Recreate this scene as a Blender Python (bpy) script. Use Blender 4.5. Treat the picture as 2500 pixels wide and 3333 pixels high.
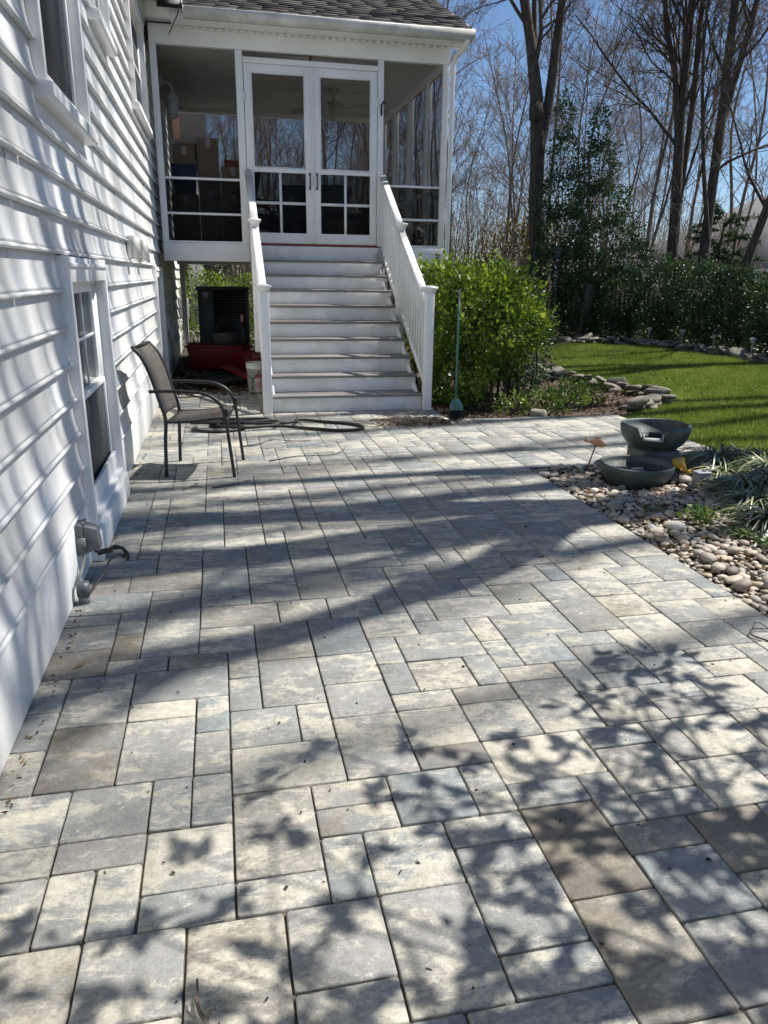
import bpy, bmesh, math, random
import numpy as np
from mathutils import Vector, Matrix

# ---------------------------------------------------------------- camera, sky, sun, exposure
scene = bpy.context.scene
for o in list(bpy.data.objects):
    bpy.data.objects.remove(o)
COL = scene.collection
rad = math.radians

def cam_axes(pitch, yaw, roll):
    cy, sy = math.cos(yaw), math.sin(yaw)
    f0 = Vector((sy, cy, 0)); r0 = Vector((cy, -sy, 0)); u0 = Vector((0, 0, 1))
    f = f0 * math.cos(pitch) - u0 * math.sin(pitch)
    u = u0 * math.cos(pitch) + f0 * math.sin(pitch)
    r = r0 * math.cos(roll) + u * math.sin(roll)
    u2 = -r0 * math.sin(roll) + u * math.cos(roll)
    return r, u2, f

CAM_H = 1.42
cd = bpy.data.cameras.new('camera')
cam = bpy.data.objects.new('camera', cd)
COL.objects.link(cam)
r_, u_, f_ = cam_axes(rad(17.603), rad(12.390), rad(0.762))
cam.matrix_world = Matrix(((r_.x, u_.x, -f_.x, 0), (r_.y, u_.y, -f_.y, 0), (r_.z, u_.z, -f_.z, CAM_H), (0, 0, 0, 1)))
cd.sensor_fit = 'HORIZONTAL'; cd.sensor_width = 36.0
cd.lens = 2420.8 / 2500 * 36
cd.clip_start = 0.05; cd.clip_end = 2000
scene.camera = cam

SUN_EL = rad(54); SUN_AZ = rad(79)          # azimuth from +Y towards +X
w = bpy.data.worlds.new('World'); scene.world = w; w.use_nodes = True
nt = w.node_tree
bg = nt.nodes['Background']
sky = nt.nodes.new('ShaderNodeTexSky'); sky.sky_type = 'NISHITA'; sky.sun_disc = False
sky.sun_elevation = SUN_EL; sky.sun_rotation = SUN_AZ
sky.air_density = 1.0; sky.dust_density = 0.1; sky.ozone_density = 4.5; sky.altitude = 1500
nt.links.new(sky.outputs[0], bg.inputs[0]); bg.inputs[1].default_value = 0.076
sd = bpy.data.lights.new('sun', 'SUN'); sun = bpy.data.objects.new('sun', sd); COL.objects.link(sun)
sd.energy = 5.0; sd.angle = rad(0.48); sd.color = (1.0, 0.955, 0.885)
sv = Vector((math.cos(SUN_EL) * math.sin(SUN_AZ), math.cos(SUN_EL) * math.cos(SUN_AZ), math.sin(SUN_EL)))
sun.rotation_euler = sv.to_track_quat('Z', 'Y').to_euler(); sun.location = (20, 5, 30)
scene.view_settings.view_transform = 'Standard'; scene.view_settings.look = 'None'
scene.view_settings.exposure = 0.68; scene.view_settings.gamma = 1.0
scene.view_settings.use_curve_mapping = False
scene.render.resolution_x = 768; scene.render.resolution_y = 1024

# ---------------------------------------------------------------- helpers
ROOT = {}                                    # object name -> world offset of its root

def tag(o, label=None, cat=None, group=None, kind=None):
    if label: o['label'] = label
    if cat: o['category'] = cat
    if group: o['group'] = group
    if kind: o['kind'] = kind
    return o

def thing(name, label, cat, loc=(0, 0, 0), group=None):
    o = bpy.data.objects.new(name, None); COL.objects.link(o); o.location = loc
    o.empty_display_size = 0.1
    ROOT[o.name] = np.array(loc, float)
    return tag(o, label, cat, group)

def raw_mesh(name, V, F, rnd=None, col=None, smooth=False):
    """V (n,3); F list of index lists or an (m,k) array; rnd: one float per face; col: one rgb per face"""
    me = bpy.data.meshes.new(name)
    V = np.asarray(V, np.float32).reshape(-1, 3)
    if isinstance(F, np.ndarray):
        m, k = F.shape; loops = F.reshape(-1); tot = np.full(m, k, np.int32)
    else:
        m = len(F); tot = np.array([len(f) for f in F], np.int32)
        loops = np.fromiter((i for f in F for i in f), np.int32)
    start = np.zeros(m, np.int32)
    if m: start[1:] = np.cumsum(tot)[:-1]
    me.vertices.add(len(V)); me.vertices.foreach_set('co', V.reshape(-1))
    me.loops.add(len(loops)); me.loops.foreach_set('vertex_index', loops.astype(np.int32))
    me.polygons.add(m); me.polygons.foreach_set('loop_start', start); me.polygons.foreach_set('loop_total', tot)
    if smooth: me.polygons.foreach_set('use_smooth', np.ones(m, bool))
    me.update(calc_edges=True)
    if rnd is not None:
        a = me.attributes.new('rnd', 'FLOAT', 'FACE'); a.data.foreach_set('value', np.asarray(rnd, np.float32))
    if col is not None:
        a = me.attributes.new('pv', 'FLOAT_VECTOR', 'FACE'); a.data.foreach_set('vector', np.asarray(col, np.float32).reshape(-1))
    return me

def link(name, me, mat=None, parent=None):
    o = bpy.data.objects.new(name, me); COL.objects.link(o)
    if mat is not None and len(me.materials) == 0: me.materials.append(mat)
    if parent is not None:
        o.parent = parent
        ROOT[o.name] = ROOT.get(parent.name, np.zeros(3))
    return o

def obj(name, V, F, mat=None, parent=None, smooth=False, rnd=None, col=None, bevel=0):
    V = np.asarray(V, float).reshape(-1, 3)
    if parent is not None:
        off = ROOT.get(parent.name, np.zeros(3))
    else:
        off = np.array([(V[:, 0].min() + V[:, 0].max()) / 2, (V[:, 1].min() + V[:, 1].max()) / 2, V[:, 2].min()])
    me = raw_mesh(name, V - off, F, rnd, col, smooth)
    o = link(name, me, mat, parent)
    if parent is None:
        o.location = off; ROOT[o.name] = off
    if bevel:
        md = o.modifiers.new('bevel', 'BEVEL'); md.width = bevel; md.segments = 2; md.limit_method = 'ANGLE'; md.angle_limit = rad(40)
    return o

def frame_of(d):
    d = np.asarray(d, float); d = d / (np.linalg.norm(d) + 1e-12)
    a = np.array([0, 0, 1.0]) if abs(d[2]) < 0.9 else np.array([1.0, 0, 0])
    u = np.cross(a, d); u /= np.linalg.norm(u)
    return u, np.cross(d, u)

class MB:
    def __init__(s): s.V = []; s.F = []; s.n = 0
    def add(s, V, F):
        V = np.asarray(V, float).reshape(-1, 3)
        s.V.append(V); s.F += [[i + s.n for i in f] for f in F]; s.n += len(V); return s
    def box(s, x0, x1, y0, y1, z0, z1):
        V = [(x, y, z) for z in (z0, z1) for y in (y0, y1) for x in (x0, x1)]
        return s.add(V, [[0, 2, 3, 1], [4, 5, 7, 6], [0, 1, 5, 4], [2, 6, 7, 3], [0, 4, 6, 2], [1, 3, 7, 5]])
    def obox(s, c, size, ax=(1, 0, 0), up=(0, 0, 1)):
        ax = np.array(ax, float); ax /= np.linalg.norm(ax); up = np.array(up, float)
        y = np.cross(up, ax); y /= np.linalg.norm(y); z = np.cross(ax, y)
        V = [np.array(c) + ax * sx * size[0] / 2 + y * sy * size[1] / 2 + z * sz * size[2] / 2 for sz in (-1, 1) for sy in (-1, 1) for sx in (-1, 1)]
        return s.add(V, [[0, 2, 3, 1], [4, 5, 7, 6], [0, 1, 5, 4], [2, 6, 7, 3], [0, 4, 6, 2], [1, 3, 7, 5]])
    def tube(s, pts, r, n=8, cap=True):
        V, F = tube_arrays(pts, r, n, cap); return s.add(V, F)
    def prism(s, poly, vec):
        P = np.array(poly, float); k = len(P); V = np.vstack([P, P + np.array(vec, float)])
        F = [list(range(k))[::-1], list(range(k, 2 * k))] + [[i, (i + 1) % k, k + (i + 1) % k, k + i] for i in range(k)]
        return s.add(V, F)
    def lathe(s, prof, c, n=24, close=False):
        c = np.array(c, float); V = []; F = []
        for (r, z) in prof:
            for i in range(n):
                a = 2 * math.pi * i / n; V.append(c + np.array([r * math.cos(a), r * math.sin(a), z]))
        m = len(prof)
        for j in range(m - 1 + (1 if close else 0)):
            for i in range(n):
                a = j * n + i; b = j * n + (i + 1) % n; j2 = (j + 1) % m
                F.append([a, b, j2 * n + (i + 1) % n, j2 * n + i])
        if not close:
            if prof[0][0] > 1e-6: F.append(list(range(n))[::-1])
            if prof[-1][0] > 1e-6: F.append([(m - 1) * n + i for i in range(n)])
        return s.add(V, F)
    def build(s, name, mat, parent=None, smooth=False, bevel=0, **k):
        return obj(name, np.vstack(s.V), s.F, mat, parent, smooth, bevel=bevel, **k)

def tube_arrays(pts, r, n=8, cap=True):
    P = np.array(pts, float); m = len(P)
    R = np.full(m, r, float) if np.isscalar(r) else np.array(r, float)
    T = np.gradient(P, axis=0); T /= (np.linalg.norm(T, axis=1, keepdims=True) + 1e-12)
    u, v = frame_of(T[0]); V = np.empty((m, n, 3))
    ang = np.arange(n) * 2 * math.pi / n; ca, sa = np.cos(ang)[:, None], np.sin(ang)[:, None]
    for i in range(m):
        u = u - T[i] * np.dot(u, T[i]); u /= (np.linalg.norm(u) + 1e-12); v = np.cross(T[i], u)
        V[i] = P[i] + R[i] * (ca * u + sa * v)
    F = []
    for j in range(m - 1):
        for i in range(n):
            F.append([j * n + i, j * n + (i + 1) % n, (j + 1) * n + (i + 1) % n, (j + 1) * n + i])
    if cap:
        F.append(list(range(n))[::-1]); F.append([(m - 1) * n + i for i in range(n)])
    return V.reshape(-1, 3), F

def smooth_path(pts, k=6):
    P = np.array(pts, float); out = []
    Q = np.vstack([2 * P[0] - P[1], P, 2 * P[-1] - P[-2]])
    for i in range(1, len(Q) - 2):
        for t in np.linspace(0, 1, k, endpoint=False):
            a, b, c, d = Q[i - 1], Q[i], Q[i + 1], Q[i + 2]
            out.append(0.5 * ((2 * b) + (c - a) * t + (2 * a - 5 * b + 4 * c - d) * t * t + (-a + 3 * b - 3 * c + d) * t ** 3))
    out.append(P[-1]); return np.array(out)

def copy_tree(o, parent=None):
    c = o.copy(); COL.objects.link(c)
    if parent is not None: c.parent = parent
    for ch in o.children: copy_tree(ch, c)
    return c

# ---------------------------------------------------------------- materials
def new_mat(name):
    m = bpy.data.materials.new(name); m.use_nodes = True
    n = m.node_tree.nodes; l = m.node_tree.links
    return m, n, l, n['Principled BSDF'], n['Material Output']

def noise(n, l, vec, scale, detail=4, rough=0.55, dist=0.0):
    t = n.new('ShaderNodeTexNoise'); t.inputs['Scale'].default_value = scale; t.inputs['Detail'].default_value = detail
    t.inputs['Roughness'].default_value = rough; t.inputs['Distortion'].default_value = dist
    if vec is not None: l.new(vec, t.inputs['Vector'])
    return t.outputs['Fac']

def ramp(n, l, fac, stops, interp='LINEAR'):
    r = n.new('ShaderNodeValToRGB'); r.color_ramp.interpolation = interp
    e = r.color_ramp.elements
    while len(e) < len(stops): e.new(0.5)
    for i, (p, c) in enumerate(stops):
        e[i].position = p; e[i].color = (c[0], c[1], c[2], 1) if not np.isscalar(c) else (c, c, c, 1)
    l.new(fac, r.inputs['Fac']); return r.outputs['Color']

def mix(n, l, fac, a, b, mode='MIX'):
    m = n.new('ShaderNodeMix'); m.data_type = 'RGBA'; m.blend_type = mode
    for sock, v in ((m.inputs[0], fac), (m.inputs[6], a), (m.inputs[7], b)):
        if isinstance(v, (int, float)): sock.default_value = v
        elif isinstance(v, tuple): sock.default_value = (*v, 1)
        else: l.new(v, sock)
    return m.outputs[2]

def math_(n, l, op, a, b=None, clamp=False):
    m = n.new('ShaderNodeMath'); m.operation = op; m.use_clamp = clamp
    for i, v in enumerate((a, b)):
        if v is None: continue
        if isinstance(v, (int, float)): m.inputs[i].default_value = v
        else: l.new(v, m.inputs[i])
    return m.outputs[0]

def bump(n, l, h, bsdf, strength=0.3, dist=0.01):
    b = n.new('ShaderNodeBump'); b.inputs['Strength'].default_value = strength; b.inputs['Distance'].default_value = dist
    l.new(h, b.inputs['Height']); l.new(b.outputs[0], bsdf.inputs['Normal'])

def position(n): return n.new('ShaderNodeNewGeometry').outputs['Position']

def mapped(n, l, vec, scale):
    m = n.new('ShaderNodeMapping'); m.inputs['Scale'].default_value = scale; l.new(vec, m.inputs['Vector']); return m.outputs[0]

def simple(name, c, rough=0.5, c2=None, scale=6, detail=5, bmp=0.0, metal=0.0, spec=0.5, bscale=None, stretch=None):
    m, n, l, b, o = new_mat(name)
    b.inputs['Roughness'].default_value = rough; b.inputs['Metallic'].default_value = metal
    b.inputs['Specular IOR Level'].default_value = spec
    p = n.new('ShaderNodeTexCoord').outputs['Object']
    if stretch: p = mapped(n, l, p, stretch)
    f = noise(n, l, p, scale, detail, 0.6)
    c2 = c2 or tuple(x * 0.82 for x in c)
    l.new(ramp(n, l, f, [(0.35, c2), (0.62, c)]), b.inputs['Base Color'])
    if bmp:
        bump(n, l, noise(n, l, p, bscale or scale * 4, 4), b, bmp, 0.01)
    return m

def leaf_mat(name, stops, rough=0.35, trans=0.35, spec=0.5):
    m, n, l, b, o = new_mat(name)
    a = n.new('ShaderNodeAttribute'); a.attribute_name = 'rnd'
    c = ramp(n, l, a.outputs['Fac'], stops)
    l.new(c, b.inputs['Base Color']); b.inputs['Roughness'].default_value = rough; b.inputs['Specular IOR Level'].default_value = spec
    t = n.new('ShaderNodeBsdfTranslucent'); l.new(mix(n, l, 1.0, c, (1.0, 1.0, 0.55), 'MULTIPLY'), t.inputs['Color'])
    s = n.new('ShaderNodeMixShader'); s.inputs[0].default_value = trans
    l.new(b.outputs[0], s.inputs[1]); l.new(t.outputs[0], s.inputs[2]); l.new(s.outputs[0], o.inputs['Surface'])
    return m

def rnd_mat(name, stops, rough=0.8, scale=30, amt=0.25, bmp=0.2, use_object=False, spec=0.3):
    """colour picked per piece: from the face attribute rnd, or from the object's own random number"""
    m, n, l, b, o = new_mat(name)
    if use_object: f = n.new('ShaderNodeObjectInfo').outputs['Random']
    else:
        a = n.new('ShaderNodeAttribute'); a.attribute_name = 'rnd'; f = a.outputs['Fac']
    c = ramp(n, l, f, stops)
    nz = noise(n, l, position(n), scale, 5, 0.65)
    c = mix(n, l, 1.0, c, ramp(n, l, nz, [(0.3, 1 - amt), (0.7, 1 + amt * 0.4)]), 'MULTIPLY')
    l.new(c, b.inputs['Base Color']); b.inputs['Roughness'].default_value = rough; b.inputs['Specular IOR Level'].default_value = spec
    if bmp: bump(n, l, nz, b, bmp, 0.006)
    return m

def paver_mat():
    m, n, l, b, o = new_mat('paver_stone')
    a = n.new('ShaderNodeAttribute'); a.attribute_name = 'pv'
    sep = n.new('ShaderNodeSeparateXYZ'); l.new(a.outputs['Vector'], sep.inputs[0])
    r, cr, br = sep.outputs
    vm = n.new('ShaderNodeVectorMath'); vm.operation = 'ADD'
    cmb = n.new('ShaderNodeCombineXYZ'); s = math_(n, l, 'MULTIPLY', r, 71.0)
    for i in range(3): l.new(s, cmb.inputs[i])
    l.new(position(n), vm.inputs[0]); l.new(cmb.outputs[0], vm.inputs[1]); p = vm.outputs[0]
    ps = mapped(n, l, p, (0.7, 1.35, 1.0))
    n1 = noise(n, l, ps, 6.5, 12, 0.78, 0.45)
    n1b = noise(n, l, ps, 26.0, 8, 0.8, 0.6)
    n2 = noise(n, l, p, 5.0, 8, 0.66, 0.4)
    nf = noise(n, l, p, 150, 3, 0.7)
    n3 = noise(n, l, p, 34, 7, 0.75)
    base = ramp(n, l, math_(n, l, 'FRACT', math_(n, l, 'MULTIPLY', r, 7.31)), [(0.0, (0.236, 0.247, 0.244)), (0.3, (0.262, 0.260, 0.246)), (0.6, (0.215, 0.236, 0.240)), (0.85, (0.270, 0.262, 0.240)), (1.0, (0.258, 0.244, 0.214))])
    base = mix(n, l, 1.0, base, ramp(n, l, n2, [(0.3, 0.78), (0.7, 1.2)]), 'MULTIPLY')
    # pale mineral bloom with crisp, ragged edges
    cmb2 = math_(n, l, 'ADD', math_(n, l, 'MULTIPLY', n1, 0.68), math_(n, l, 'MULTIPLY', n1b, 0.32))
    t = math_(n, l, 'SUBTRACT', math_(n, l, 'ADD', cmb2, math_(n, l, 'MULTIPLY', cr, 0.20)), 0.585)
    bloom = math_(n, l, 'MULTIPLY', t, 17.0, True)
    bloomc = mix(n, l, n3, (0.41, 0.382, 0.31), (0.54, 0.512, 0.43))
    c = mix(n, l, math_(n, l, 'MULTIPLY', bloom, 0.84), base, bloomc)
    # brown stain
    t2 = math_(n, l, 'SUBTRACT', math_(n, l, 'ADD', n2, br), 0.74)
    st = math_(n, l, 'MULTIPLY', t2, 3.6, True)
    c = mix(n, l, math_(n, l, 'MULTIPLY', st, 0.74), c, mix(n, l, cmb2, (0.075, 0.060, 0.042), (0.235, 0.195, 0.140)))
    c = mix(n, l, 1.0, c, ramp(n, l, nf, [(0.25, 0.76), (0.6, 1.08)]), 'MULTIPLY')
    c = mix(n, l, 1.0, c, ramp(n, l, n3, [(0.28, 0.74), (0.62, 1.08)]), 'MULTIPLY')
    l.new(c, b.inputs['Base Color']); b.inputs['Roughness'].default_value = 0.74; b.inputs['Specular IOR Level'].default_value = 0.35
    h = math_(n, l, 'ADD', math_(n, l, 'MULTIPLY', n1, 1.0), math_(n, l, 'MULTIPLY', n3, 0.35))
    bump(n, l, h, b, 0.55, 0.012)
    return m

def screen_mat(name='insect_screen', fac=0.22, c=(0.03, 0.032, 0.034)):
    m, n, l, b, o = new_mat(name)
    t = n.new('ShaderNodeBsdfTransparent'); d = n.new('ShaderNodeBsdfDiffuse'); d.inputs[0].default_value = (*c, 1)
    s = n.new('ShaderNodeMixShader'); s.inputs[0].default_value = fac
    l.new(t.outputs[0], s.inputs[1]); l.new(d.outputs[0], s.inputs[2]); l.new(s.outputs[0], o.inputs['Surface'])
    return m

def bark_mat(name, c1, c2, rough=0.9):
    m, n, l, b, o = new_mat(name)
    p = mapped(n, l, position(n), (9, 9, 1.6)); f = noise(n, l, p, 2.2, 6, 0.7)
    l.new(ramp(n, l, f, [(0.35, c1), (0.65, c2)]), b.inputs['Base Color']); b.inputs['Roughness'].default_value = rough
    b.inputs['Specular IOR Level'].default_value = 0.2
    bump(n, l, f, b, 0.8, 0.03); return m

M = {}
M['paver'] = paver_mat()
M['sand'] = simple('joint_sand', (0.120, 0.100, 0.076), 0.95, (0.055, 0.046, 0.035), 40, bmp=0.4)
M['soil'] = simple('leaf_litter_soil', (0.10, 0.075, 0.05), 0.95, (0.045, 0.032, 0.02), 3.0, 8, bmp=0.6)
M['woodfloor'] = simple('woodland_floor', (0.13, 0.10, 0.072), 0.95, (0.06, 0.045, 0.03), 0.7, 9, bmp=0.6)
M['mulch'] = simple('bark_mulch', (0.075, 0.05, 0.035), 0.95, (0.03, 0.02, 0.014), 18, 6, bmp=0.6)
M['turf'] = simple('turf_soil', (0.075, 0.105, 0.028), 0.95, (0.05, 0.07, 0.02), 5, 6, bmp=0.3)
M['siding'] = simple('white_siding', (0.77, 0.77, 0.765), 0.42, (0.69, 0.69, 0.675), 1.6, 9, bmp=0.03, bscale=60)
M['trim'] = simple('white_trim_paint', (0.86, 0.855, 0.845), 0.40, (0.79, 0.785, 0.765), 3.0, 6, bmp=0.02)
M['trim_cool'] = simple('white_vinyl', (0.86, 0.86, 0.855), 0.33, (0.81, 0.81, 0.80), 4.0, 4)
M['trim_old'] = simple('weathered_white_metal', (0.70, 0.69, 0.65), 0.45, (0.52, 0.51, 0.46), 5.0, 8)
M['ceiling'] = simple('porch_ceiling_boards', (0.66, 0.63, 0.57), 0.6, (0.60, 0.57, 0.52), 4)
M['riser'] = simple('riser_board', (0.86, 0.855, 0.84), 0.5, (0.70, 0.69, 0.655), 4, 9)
M['tread'] = simple('grey_composite_tread', (0.235, 0.222, 0.212), 0.6, (0.185, 0.176, 0.168), 9, 6, bmp=0.1, stretch=(0.2, 3, 1))
M['red_paint'] = simple('red_threshold_paint', (0.24, 0.045, 0.03), 0.5)
M['brown_paint'] = simple('dark_red_brown', (0.06, 0.018, 0.014), 0.5)
M['black_metal'] = simple('black_metal', (0.02, 0.02, 0.021), 0.4, spec=0.4)
M['dark_frame'] = simple('charcoal_powder_coat', (0.028, 0.027, 0.028), 0.42, spec=0.5)
M['screen'] = screen_mat()
M['petscreen'] = screen_mat('dense_pet_screen', 0.58, (0.016, 0.017, 0.018))
M['winscreen'] = simple('dark_window_screen', (0.055, 0.057, 0.062), 0.6, (0.045, 0.046, 0.05), 3)
M['glass'] = simple('dark_window_glass', (0.03, 0.035, 0.04), 0.06, spec=0.8)
M['blind'] = simple('pale_blind', (0.5, 0.5, 0.48), 0.5)
M['shingle'] = rnd_mat('asphalt_shingle', [(0, (0.050, 0.047, 0.045)), (0.5, (0.072, 0.067, 0.063)), (1, (0.100, 0.092, 0.084))], 0.9, 9, 0.5, 0.4)
M['barkA'] = bark_mat('bark_grey_brown', (0.05, 0.039, 0.031), (0.145, 0.118, 0.094))
M['barkB'] = bark_mat('bark_pale_grey', (0.06, 0.05, 0.042), (0.17, 0.145, 0.12))
M['twig'] = simple('twig_bark', (0.085, 0.062, 0.048), 0.9, (0.045, 0.033, 0.026), 3)
M['woods'] = simple('woodland_bark', (0.27, 0.215, 0.18), 0.9, (0.15, 0.118, 0.098), 1.2)
M['brush'] = simple('tan_brush_stems', (0.17, 0.122, 0.08), 0.9, (0.075, 0.052, 0.035), 2)
M['privet'] = leaf_mat('privet_leaf', [(0, (0.0522, 0.0987, 0.0116)), (0.4, (0.1045, 0.1800, 0.0209)), (0.75, (0.1916, 0.2844, 0.0348)), (1, (0.3135, 0.3831, 0.0697))], 0.42, 0.45)
M['hedge'] = leaf_mat('dark_hedge_leaf', [(0, (0.0240, 0.0560, 0.0200)), (0.6, (0.0440, 0.0960, 0.0320)), (1, (0.0900, 0.1600, 0.0520))], 0.42, 0.18, 0.6)
M['holly'] = leaf_mat('holly_leaf', [(0, (0.0266, 0.0608, 0.0209)), (0.6, (0.0494, 0.1064, 0.0342)), (1, (0.1045, 0.1710, 0.0570))], 0.36, 0.2, 0.7)
M['golden'] = leaf_mat('golden_leaf', [(0, (0.0910, 0.0780, 0.0156)), (0.6, (0.1820, 0.1365, 0.0208)), (1, (0.3380, 0.2470, 0.0390))], 0.4, 0.3)
M['conifer'] = leaf_mat('conifer_needles', [(0, (0.0256, 0.0544, 0.0192)), (0.6, (0.0512, 0.0992, 0.0320)), (1, (0.0960, 0.1440, 0.0480))], 0.6, 0.2)
M['russet'] = leaf_mat('russet_shrub_leaf', [(0, (0.03, 0.022, 0.012)), (0.6, (0.06, 0.04, 0.02)), (1, (0.1, 0.07, 0.035))], 0.5, 0.2)
M['ivy'] = leaf_mat('ground_cover_leaf', [(0, (0.0500, 0.1000, 0.0225)), (0.6, (0.1063, 0.1750, 0.0375)), (1, (0.2250, 0.2875, 0.0750))], 0.32, 0.35)
M['grass'] = leaf_mat('lawn_blade', [(0, (0.095, 0.155, 0.028)), (0.5, (0.170, 0.250, 0.050)), (0.86, (0.255, 0.325, 0.09)), (1, (0.48, 0.43, 0.22))], 0.45, 0.4, 0.35)
M['liriope'] = leaf_mat('striped_strap_leaf', [(0, (0.0360, 0.0660, 0.0192)), (0.5, (0.0660, 0.1080, 0.0300)), (0.7, (0.2400, 0.2640, 0.1320)), (0.93, (0.4080, 0.3960, 0.2400)), (1, (0.5040, 0.3840, 0.0840))], 0.35, 0.25)
M['litter'] = leaf_mat('dead_leaf', [(0, (0.07, 0.04, 0.022)), (0.5, (0.15, 0.09, 0.05)), (1, (0.34, 0.25, 0.16))], 0.8, 0.15, 0.2)
M['magnolia'] = leaf_mat('broad_evergreen_leaf', [(0, (0.02, 0.05, 0.012)), (1, (0.05, 0.10, 0.025))], 0.3, 0.06)
RST = [(0, (0.157, 0.140, 0.123)), (0.2, (0.381, 0.325, 0.252)), (0.42, (0.314, 0.297, 0.269)), (0.65, (0.515, 0.454, 0.358)), (0.82, (0.403, 0.297, 0.213)), (1.0, (0.650, 0.616, 0.549))]
M['river'] = rnd_mat('river_stone', RST, 0.62, 22, 0.3, 0.12, True)
M['river_rest'] = rnd_mat('river_stone_far', RST, 0.62, 22, 0.3, 0.12, False)
M['flag'] = rnd_mat('edging_flagstone', [(0, (0.115, 0.105, 0.09)), (0.5, (0.20, 0.18, 0.145)), (1, (0.29, 0.26, 0.21))], 0.85, 14, 0.4, 0.5, True)
M['basin'] = simple('blue_green_cast_stone', (0.078, 0.104, 0.094), 0.55, (0.045, 0.062, 0.055), 9, 9, bmp=0.12, bscale=90)
M['water'] = simple('dark_basin_water', (0.012, 0.018, 0.018), 0.03, spec=0.6)
M['steel'] = simple('pale_spout_metal', (0.55, 0.55, 0.53), 0.35)
M['sling'] = simple('brown_mesh_sling', (0.085, 0.074, 0.064), 0.75, (0.05, 0.044, 0.038), 60, 3, bmp=0.25, bscale=260, stretch=(1, 0.12, 1))
M['grey_pvc'] = simple('grey_electrical_plastic', (0.125, 0.135, 0.142), 0.5, (0.10, 0.108, 0.113), 12, 6)
M['rubber'] = simple('black_rubber', (0.010, 0.010, 0.010), 0.6, (0.017, 0.016, 0.015), 20, bmp=0.3, bscale=120)
M['teal_plastic'] = simple('teal_green_plastic', (0.05, 0.16, 0.135), 0.4, (0.035, 0.12, 0.10), 5)
M['bristle'] = simple('black_bristle', (0.015, 0.015, 0.016), 0.8)
M['fish_pink'] = rnd_mat('pale_orange_ceramic', [(0, (0.68, 0.31, 0.15)), (1, (0.72, 0.36, 0.19))], 0.35, 8, 0.15, 0.0, True, 0.5)
M['fish_spot'] = simple('red_ceramic_spots', (0.42, 0.07, 0.04), 0.35)
M['fish_gold'] = simple('golden_ceramic', (0.60, 0.36, 0.035), 0.3, (0.36, 0.19, 0.02), 14)
M['rust'] = simple('dark_rusty_rod', (0.06, 0.035, 0.025), 0.7)
M['box_grey'] = simple('grey_plastic_box', (0.30, 0.315, 0.33), 0.5, (0.22, 0.23, 0.24), 12)
M['deadwood'] = simple('weathered_timber', (0.17, 0.135, 0.10), 0.9, (0.085, 0.065, 0.048), 5, 7, bmp=0.4, stretch=(6, 6, 0.8))
M['fence'] = simple('dark_fence_board', (0.045, 0.034, 0.027), 0.9, (0.022, 0.017, 0.014), 4)
M['green_iron'] = simple('green_painted_iron', (0.03, 0.06, 0.05), 0.5)
M['lamp_glass'] = simple('cloudy_lamp_plastic', (0.55, 0.56, 0.55), 0.3)
M['cardboard'] = simple('brown_cardboard', (0.30, 0.205, 0.12), 0.8, (0.25, 0.17, 0.10), 3)
M['blue_plastic'] = simple('dark_blue_plastic', (0.025, 0.045, 0.13), 0.4)
M['red_plastic'] = simple('red_plastic', (0.25, 0.014, 0.012), 0.45, (0.19, 0.012, 0.01), 4)
M['ac'] = simple('slate_blue_metal', (0.075, 0.088, 0.10), 0.45, (0.055, 0.064, 0.072), 5)
M['white_plastic'] = simple('white_plastic', (0.74, 0.74, 0.71), 0.4, (0.62, 0.61, 0.57), 8)
M['label_red'] = simple('red_print', (0.55, 0.10, 0.09), 0.6)
M['label_pink'] = simple('pale_label', (0.68, 0.55, 0.52), 0.6)
M['black_sheet'] = simple('black_plastic_sheet', (0.018, 0.018, 0.02), 0.35, bmp=0.2)
M['brick'] = simple('house_brick', (0.20, 0.09, 0.06), 0.9, (0.13, 0.06, 0.04), 14)
M['neigh_wall'] = simple('tan_neighbour_siding', (0.20, 0.155, 0.12), 0.8, (0.16, 0.125, 0.10), 2)
M['neigh_roof'] = simple('grey_neighbour_roof', (0.17, 0.165, 0.165), 0.9, (0.13, 0.127, 0.127), 6, bmp=0.2)
M['cushion'] = simple('dark_navy_cushion', (0.022, 0.024, 0.032), 0.85)
M['wicker'] = simple('grey_brown_wicker', (0.13, 0.11, 0.095), 0.8, (0.07, 0.06, 0.05), 40, bmp=0.3)
M['flame'] = simple('candle_wax', (0.75, 0.66, 0.45), 0.5)
M['jar'] = screen_mat('clear_jar_glass', 0.15, (0.4, 0.4, 0.4))
M['lantern_white'] = simple('aged_white_lantern', (0.5, 0.49, 0.45), 0.5)
M['seed'] = simple('dark_seed', (0.02, 0.016, 0.012), 0.8)
# ---------------------------------------------------------------- ground sheets
def sheet(name, poly, z, mat, kind='structure', label=None):
    V = [(x, y, z) for x, y in poly]
    me = raw_mesh(name, V, [list(range(len(V)))])
    o = link(name, me, mat); o['kind'] = kind
    if label: o['label'] = label
    return o

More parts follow.
